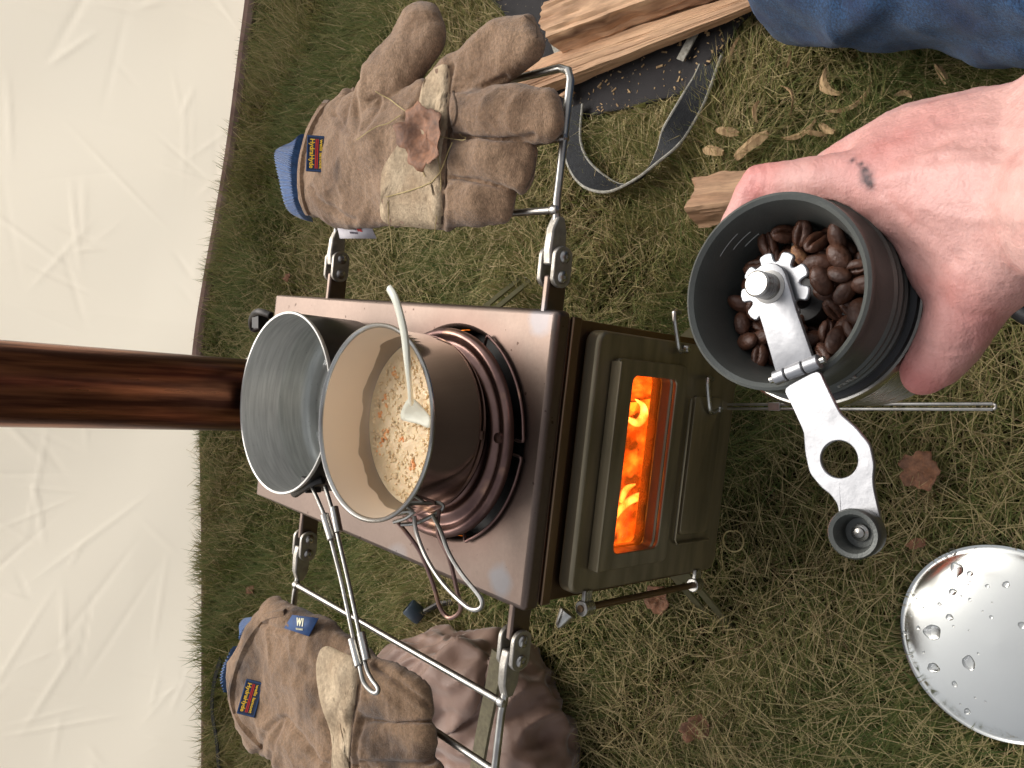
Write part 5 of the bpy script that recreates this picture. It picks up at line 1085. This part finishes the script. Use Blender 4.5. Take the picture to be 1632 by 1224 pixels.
mb = MB(); hull(mb, [(Vector((0.07, -0.74, 0.92)), 0.055), (Vector((0.07, -0.72, 0.98)), 0.055)]); hull(mb, [(Vector((0.07, -0.69, 1.08)), 0.078), (Vector((0.07, -0.71, 1.12)), 0.085), (Vector((0.07, -0.655, 1.03)), 0.045)]); hull(mb, [(Vector((0.07, -0.605, 1.065)), 0.012), (Vector((0.07, -0.615, 1.10)), 0.008)])
for k in (-1, 1): hull(mb, [(Vector((0.07 + k * 0.084, -0.70, 1.07)), 0.012), (Vector((0.07 + k * 0.088, -0.705, 1.10)), 0.013)])
fuse(mb, 'head', SKIN, person, voxel=0.005, smooth=5)
mb = MB(); hull(mb, [(Vector((0.07, -0.725, 1.135)), 0.088), (Vector((0.07, -0.745, 1.09)), 0.083)]); fuse(mb, 'hair', pmat('brown hair', lin(70, 52, 40), lin(50, 38, 30), rough=0.6, nscale=200, bump=0.8, bscale=400), person, voxel=0.006, smooth=3)
# jeans: bent leg resting on the grass
mb = MB(); K = U(1250, -95, 0.10); 
hull(mb, [(Vector((0.425, -0.05, 0.09)), 0.08), (Vector((0.315, -0.42, 0.20)), 0.10)]); hull(mb, [(Vector((0.445, -0.03, 0.085)), 0.075), (Vector((0.50, -0.42, 0.07)), 0.062)])
def jean_warp(p, n):
    f = abs(nz(p, 9, 4, 2)); g_ = math.sin((p.y * 30 + p.z * 22 + 3 * nz(p, 6, 1, 2))); q = p + n * (0.010 * (0.4 - f) + 0.006 * max(0, g_) ** 3 + 0.002 * nz(p, 30, 2)); q.z = max(q.z, 0.006); return q
build_j = fuse(mb, 'jeans', DENIM, person, voxel=0.0035, smooth=8, warp=jean_warp)

# ------------------------------------------------------------------ log carrier, straps, firewood
def cloth_sheet(P, name, mat, parent, z, thick, seed, rings=14, amp=0.004):
    S = spline([Vector((p.x, p.y, 0)) for p in P], 6, True); c = sum(S, Vector()) / len(S); mb = MB(); n = len(S)
    for i in range(rings + 1):
        t = 1 - i / rings
        for p in S:
            q = c + (p - c) * t; mb.v.append(Vector((q.x, q.y, z + amp * (nz(q, 9, seed, 3) + 0.35 * nz(q, 40, seed, 2)) + 0.003)))
    mb.f = [(i * n + j, i * n + (j + 1) % n, (i + 1) * n + (j + 1) % n, (i + 1) * n + j) for i in range(rings) for j in range(n)]
    return build(mb, name, mat, parent, angle=180, solid=thick)
bagt = thing('log_carrier', bag_w[6].copy(), 'black cloth log carrier with grey edged strap spread under the firewood', 'bag')
cloth_sheet(bag_w, 'carrier_cloth', BAG, bagt, 0.020, 0.002, 3)
def ribbon(P, wd, th, mat, name, parent, twist=None, edge=None):
    mb = MB(); C2 = spline(P, 6); m = len(C2); tw = [0] * m if twist is None else [v.x for v in spline([Vector((a, 0, 0)) for a in twist], 6)]; e1, e2 = [], []
    for i, c in enumerate(C2):
        T = (C2[min(i + 1, m - 1)] - C2[max(i - 1, 0)]).normalized(); S = T.cross(Vector((0, 0, 1))).normalized(); a = tw[i]; up = S.cross(T); S2 = S * math.cos(a) + up * math.sin(a); N2 = S2.cross(T)
        mb.v += [c + S2 * wd / 2 + N2 * th, c - S2 * wd / 2 + N2 * th, c - S2 * wd / 2 - N2 * th, c + S2 * wd / 2 - N2 * th]; e1.append(c + S2 * wd / 2); e2.append(c - S2 * wd / 2)
    for i in range(m - 1):
        for j in range(4): mb.f.append((i * 4 + j, i * 4 + (j + 1) % 4, i * 4 + 4 + (j + 1) % 4, i * 4 + 4 + j))
    mb.f += [(0, 1, 2, 3), tuple(4 * (m - 1) + j for j in (3, 2, 1, 0))]
    o = build(mb, name, mat, parent, angle=30)
    if edge:
        for e in (e1, e2): mb = MB(); mb.tube(e, edge, 7); build(mb, 'piping', PIPING, o)
    return o
sp = [(915, 170, 0.03), (912, 232, 0.035), (932, 276, 0.036), (975, 300, 0.038), (1018, 284, 0.040), (1052, 246, 0.040), (1078, 205, 0.040), (1104, 160, 0.034), (1124, 118, 0.026), (1142, 70, 0.016)]
ribbon([U(x, y, z) for x, y, z in sp], 0.023, 0.0012, WEB, 'handle_strap', bagt, [0.1, 0.1, 0.3, 1.0, 1.1, 0.5, -0.5, -0.4, 0.0, 0.0], 0.0016)
ribbon([U(1140, -20, 0.030), U(1112, 42, 0.029), U(1084, 96, 0.030)], 0.0095, 0.0008, PIPING, 'pale_stripe', bagt)
ribbon([U(905, -20, 0.028), U(908, 40, 0.028), U(905, 95, 0.029)], 0.010, 0.0008, PIPING, 'pale_stripe', bagt)
ribbon([U(880, 60, 0.028), U(902, 125, 0.029), U(908, 162, 0.030)], 0.008, 0.0008, PIPING, 'pale_stripe', bagt)
split_log('firewood_log', U(893, 34, 0.062), U(1190, -78, 0.062), (0.034, 0.03), WOOD, 'thick split log on the black carrier at the picture corner', 'log', 'split firewood', seed=2, shape=[(-1, -0.75), (-0.9, 0.2), (-0.2, 0.9), (0.7, 0.55), (1.0, -0.7)], jag=0.006)
split_log('firewood_log', U(846, 126, 0.048), U(1235, -16, 0.050), (0.0205, 0.008), WOOD, 'long thin split piece of wood lying across the black carrier', 'log', 'split firewood', seed=3, shape=[(-0.9, -0.9), (-0.8, 0.3), (0.1, 0.8), (0.9, 0.4), (0.8, -0.9)], jag=0.016)
split_log('firewood_log', U(1122, 318, 0.045), U(1330, 296, 0.045), (0.024, 0.022), WOOD, 'short split log end showing beside the knuckle of the hand', 'log', 'split firewood', seed=8, shape=[(-1, -0.8), (-0.8, 0.6), (0.5, 0.75), (1.0, -0.1), (0.8, -0.8)], jag=0.005)
mb = MB(); a = U(904, 150, 0.034); mb.box(a, U(918, 140, 0.034) - a, (0.3, 1, 0), (0, 0, 1), (0.014, 0.008, 0.01)); build(mb, 'wood_offcut', WOOD, bevel=0.001, label='small pale wood offcut on the black carrier beside the rack corner', cat='wood offcut')
def chip(x, y, ln, wd, ang, seed, label, curve=0.0):
    r = random.Random(seed); c = U(x, y, 0.032); e = (U(x + 10 * math.cos(ang), y + 10 * math.sin(ang), 0.032) - c).normalized(); s = Vector((0, 0, 1)).cross(e); mb = MB(); n = 7
    for i in range(n):
        t = i / (n - 1) - 0.5; w_ = wd * (1 - abs(2 * t) ** 2 * 0.5) * r.uniform(0.8, 1.1); p = c + e * ln * t + s * curve * (0.25 - t * t) * ln * 4 * 0.3 + Vector((0, 0, 0.003 * math.sin(3 * t + seed)))
        mb.v += [p + s * w_ / 2, p + s * w_ * 0.1 + Vector((0, 0, 0.0018)), p - s * w_ / 2, p - s * w_ * 0.1 - Vector((0, 0, 0.001))]
    for i in range(n - 1):
        for j in range(4): mb.f.append((i * 4 + j, i * 4 + (j + 1) % 4, i * 4 + 4 + (j + 1) % 4, i * 4 + 4 + j))
    mb.f += [(0, 1, 2, 3), tuple(4 * (n - 1) + j for j in range(4))]
    build(mb, 'wood_chip', CHIP, label=label, cat='wood chip', group='wood chips scattered in the grass', angle=20)
chip(1137, 241, 0.026, 0.010, 0.2, 1, 'short blunt wood chip in the grass just above the split log end')
chip(1198, 232, 0.036, 0.013, -0.7, 2, 'broad weathered wood chip pointing at the knuckle of the hand')
chip(1160, 210, 0.022, 0.009, 0.1, 3, 'small grey wood chip in the grass beside the black strap')
CH = [((1352, 155, 0.040, 0.005, -0.6), 'long pale wood splinter pointing at the wrist in the grass'), ((1272, 205, 0.034, 0.0055, -0.5), 'bent tan wood shaving in the grass above the index knuckle'),
      ((1318, 204, 0.020, 0.007, 0.5), 'creamy blunt wood chip touching the bent tan shaving'), ((1252, 160, 0.034, 0.003, 1.2), 'thin curved straw coloured shaving standing between strap and wrist'),
      ((1328, 130, 0.030, 0.008, 1.0), 'broad brown bark chip in the grass between jeans and hand'), ((1300, 212, 0.02, 0.005, 0.1), 'small dull brown chip lying under the bent tan shaving'),
      ((1500, 118, 0.016, 0.006, 1.1), 'small yellowish chip in the grass close to the jeans'), ((1440, 153, 0.014, 0.005, 0.1), 'tiny orange chip at the edge of the forearm'),
      ((1170, 80, 0.022, 0.004, -1.1), 'narrow pale chip in the grass along the edge of the black carrier'), ((1208, 178, 0.018, 0.005, -1.3), 'short upright chip between the black strap and the bent shaving'),
      ((1258, 95, 0.014, 0.003, -1.2), 'smallest thin chip in green grass below the jeans')]
for i, (a, lb) in enumerate(CH): chip(*a, 10 + i, lb, curve=random.uniform(-1, 1))

# ------------------------------------------------------------------ brown stuff sack, olive strap, small things
mb = MB(); hull(mb, [(U(690, 1050, 0.055), 0.045), (U(640, 1150, 0.05), 0.05), (U(820, 1100, 0.05), 0.040), (U(840, 1190, 0.05), 0.045), (U(700, 1290, 0.06), 0.055), (U(850, 1290, 0.05), 0.045)])
hull(mb, [(U(660, 1045, 0.07), 0.035), (U(760, 1085, 0.075), 0.035), (U(650, 1190, 0.075), 0.04)])
def sack_warp(p, n):
    k = 0.015 * (1 - abs(nz(p, 9, 3, 1)) * 3.0) + 0.008 * (1 - 3.0 * abs(nz((p.x * 1.0 + p.y * 0.6, p.y * 0.5, p.z), 26, 7, 2))) + 0.0012 * nz(p, 80, 1)
    q = p + n * k; q.z = max(q.z, 0.008); return q
fuse(mb, 'stuff_sack', SACK, voxel=0.0035, smooth=5, warp=sack_warp, label='crumpled brown nylon sack on the grass under the left rack', cat='sack')
ribbon([U(795, 1040, 0.135), U(782, 1110, 0.132), U(768, 1180, 0.130), U(755, 1260, 0.128)], 0.017, 0.002, OLIVE, 'strap', None)
o = bpy.data.objects['strap']; props(o, 'flat olive strap lying across the brown sack', 'strap')
mb = MB(); c = U(672, 985, 0.03); mb.lathe([(0, 0.0), (0.010, 0.0), (0.0115, 0.004), (0.0115, 0.022), (0.010, 0.024), (0.0095, 0.020), (0, 0.019)], c, (0.5, 0.5, 0.5), 28); q_ = thing('plastic_cap', c, 'small dark blue grey cap lying in grass beside the brown sack', 'cap'); build(mb, 'cap_body', pmat('slate plastic', lin(52, 66, 78), lin(40, 52, 62), rough=0.4, nscale=60), q_)
mb = MB(); mb.tube([c + Vector((0.012, -0.01, 0.004)), c + Vector((0.026, -0.026, -0.004)), c + Vector((0.034, -0.045, -0.012))], 0.004, 8); build(mb, 'cap_tether', BLACK, q_)
ribbon([U(352, 1050, 0.03), U(342, 1085, 0.03), U(338, 1130, 0.03), U(345, 1180, 0.028), U(350, 1240, 0.025)], 0.012, 0.001, WEB, 'tent_strap', None)
o = bpy.data.objects['tent_strap']; props(o, 'dark webbing strap in the grass at the tent foot', 'strap')
mb = MB(); mb.tube(spline([U(1640, 440, 0.04), U(1622, 462, 0.04), U(1616, 480, 0.04), U(1632, 500, 0.04), U(1660, 510, 0.04)], 5), 0.007, 10); mb.tube(spline([U(1612, 452, 0.046), U(1622, 470, 0.050), U(1645, 492, 0.046)], 5), 0.0012, 6)
build(mb, 'black_cord', RUBBER, label='black cord loop on the grass under the thumb at the picture edge', cat='cord')
mb = MB(); r_ = random.Random(4); bgo = [o for o in bpy.data.objects if o.name.startswith('carrier_cloth')][0]; bb = bvh_of(bgo)
for _ in range(260):
    x, y = r_.uniform(860, 1190), r_.uniform(20, 195); h, n_ = hit(bb, x, y)
    if h is None: continue
    s_ = r_.uniform(0.0004, 0.0016) * (1 if r_.random() < 0.9 else 2); a = r_.uniform(0, 6.3); mb.box(h + Vector((0, 0, 0.0016)), (math.cos(a), math.sin(a), 0.1), (-math.sin(a), math.cos(a), 0), (0, 0, 1), (s_ * r_.uniform(1, 4), s_, s_ * 0.6))
build(mb, 'wood_crumbs', CHIP, kind='stuff', label='fine pale wood crumbs scattered over the black carrier cloth', cat='wood crumbs', smooth=False)
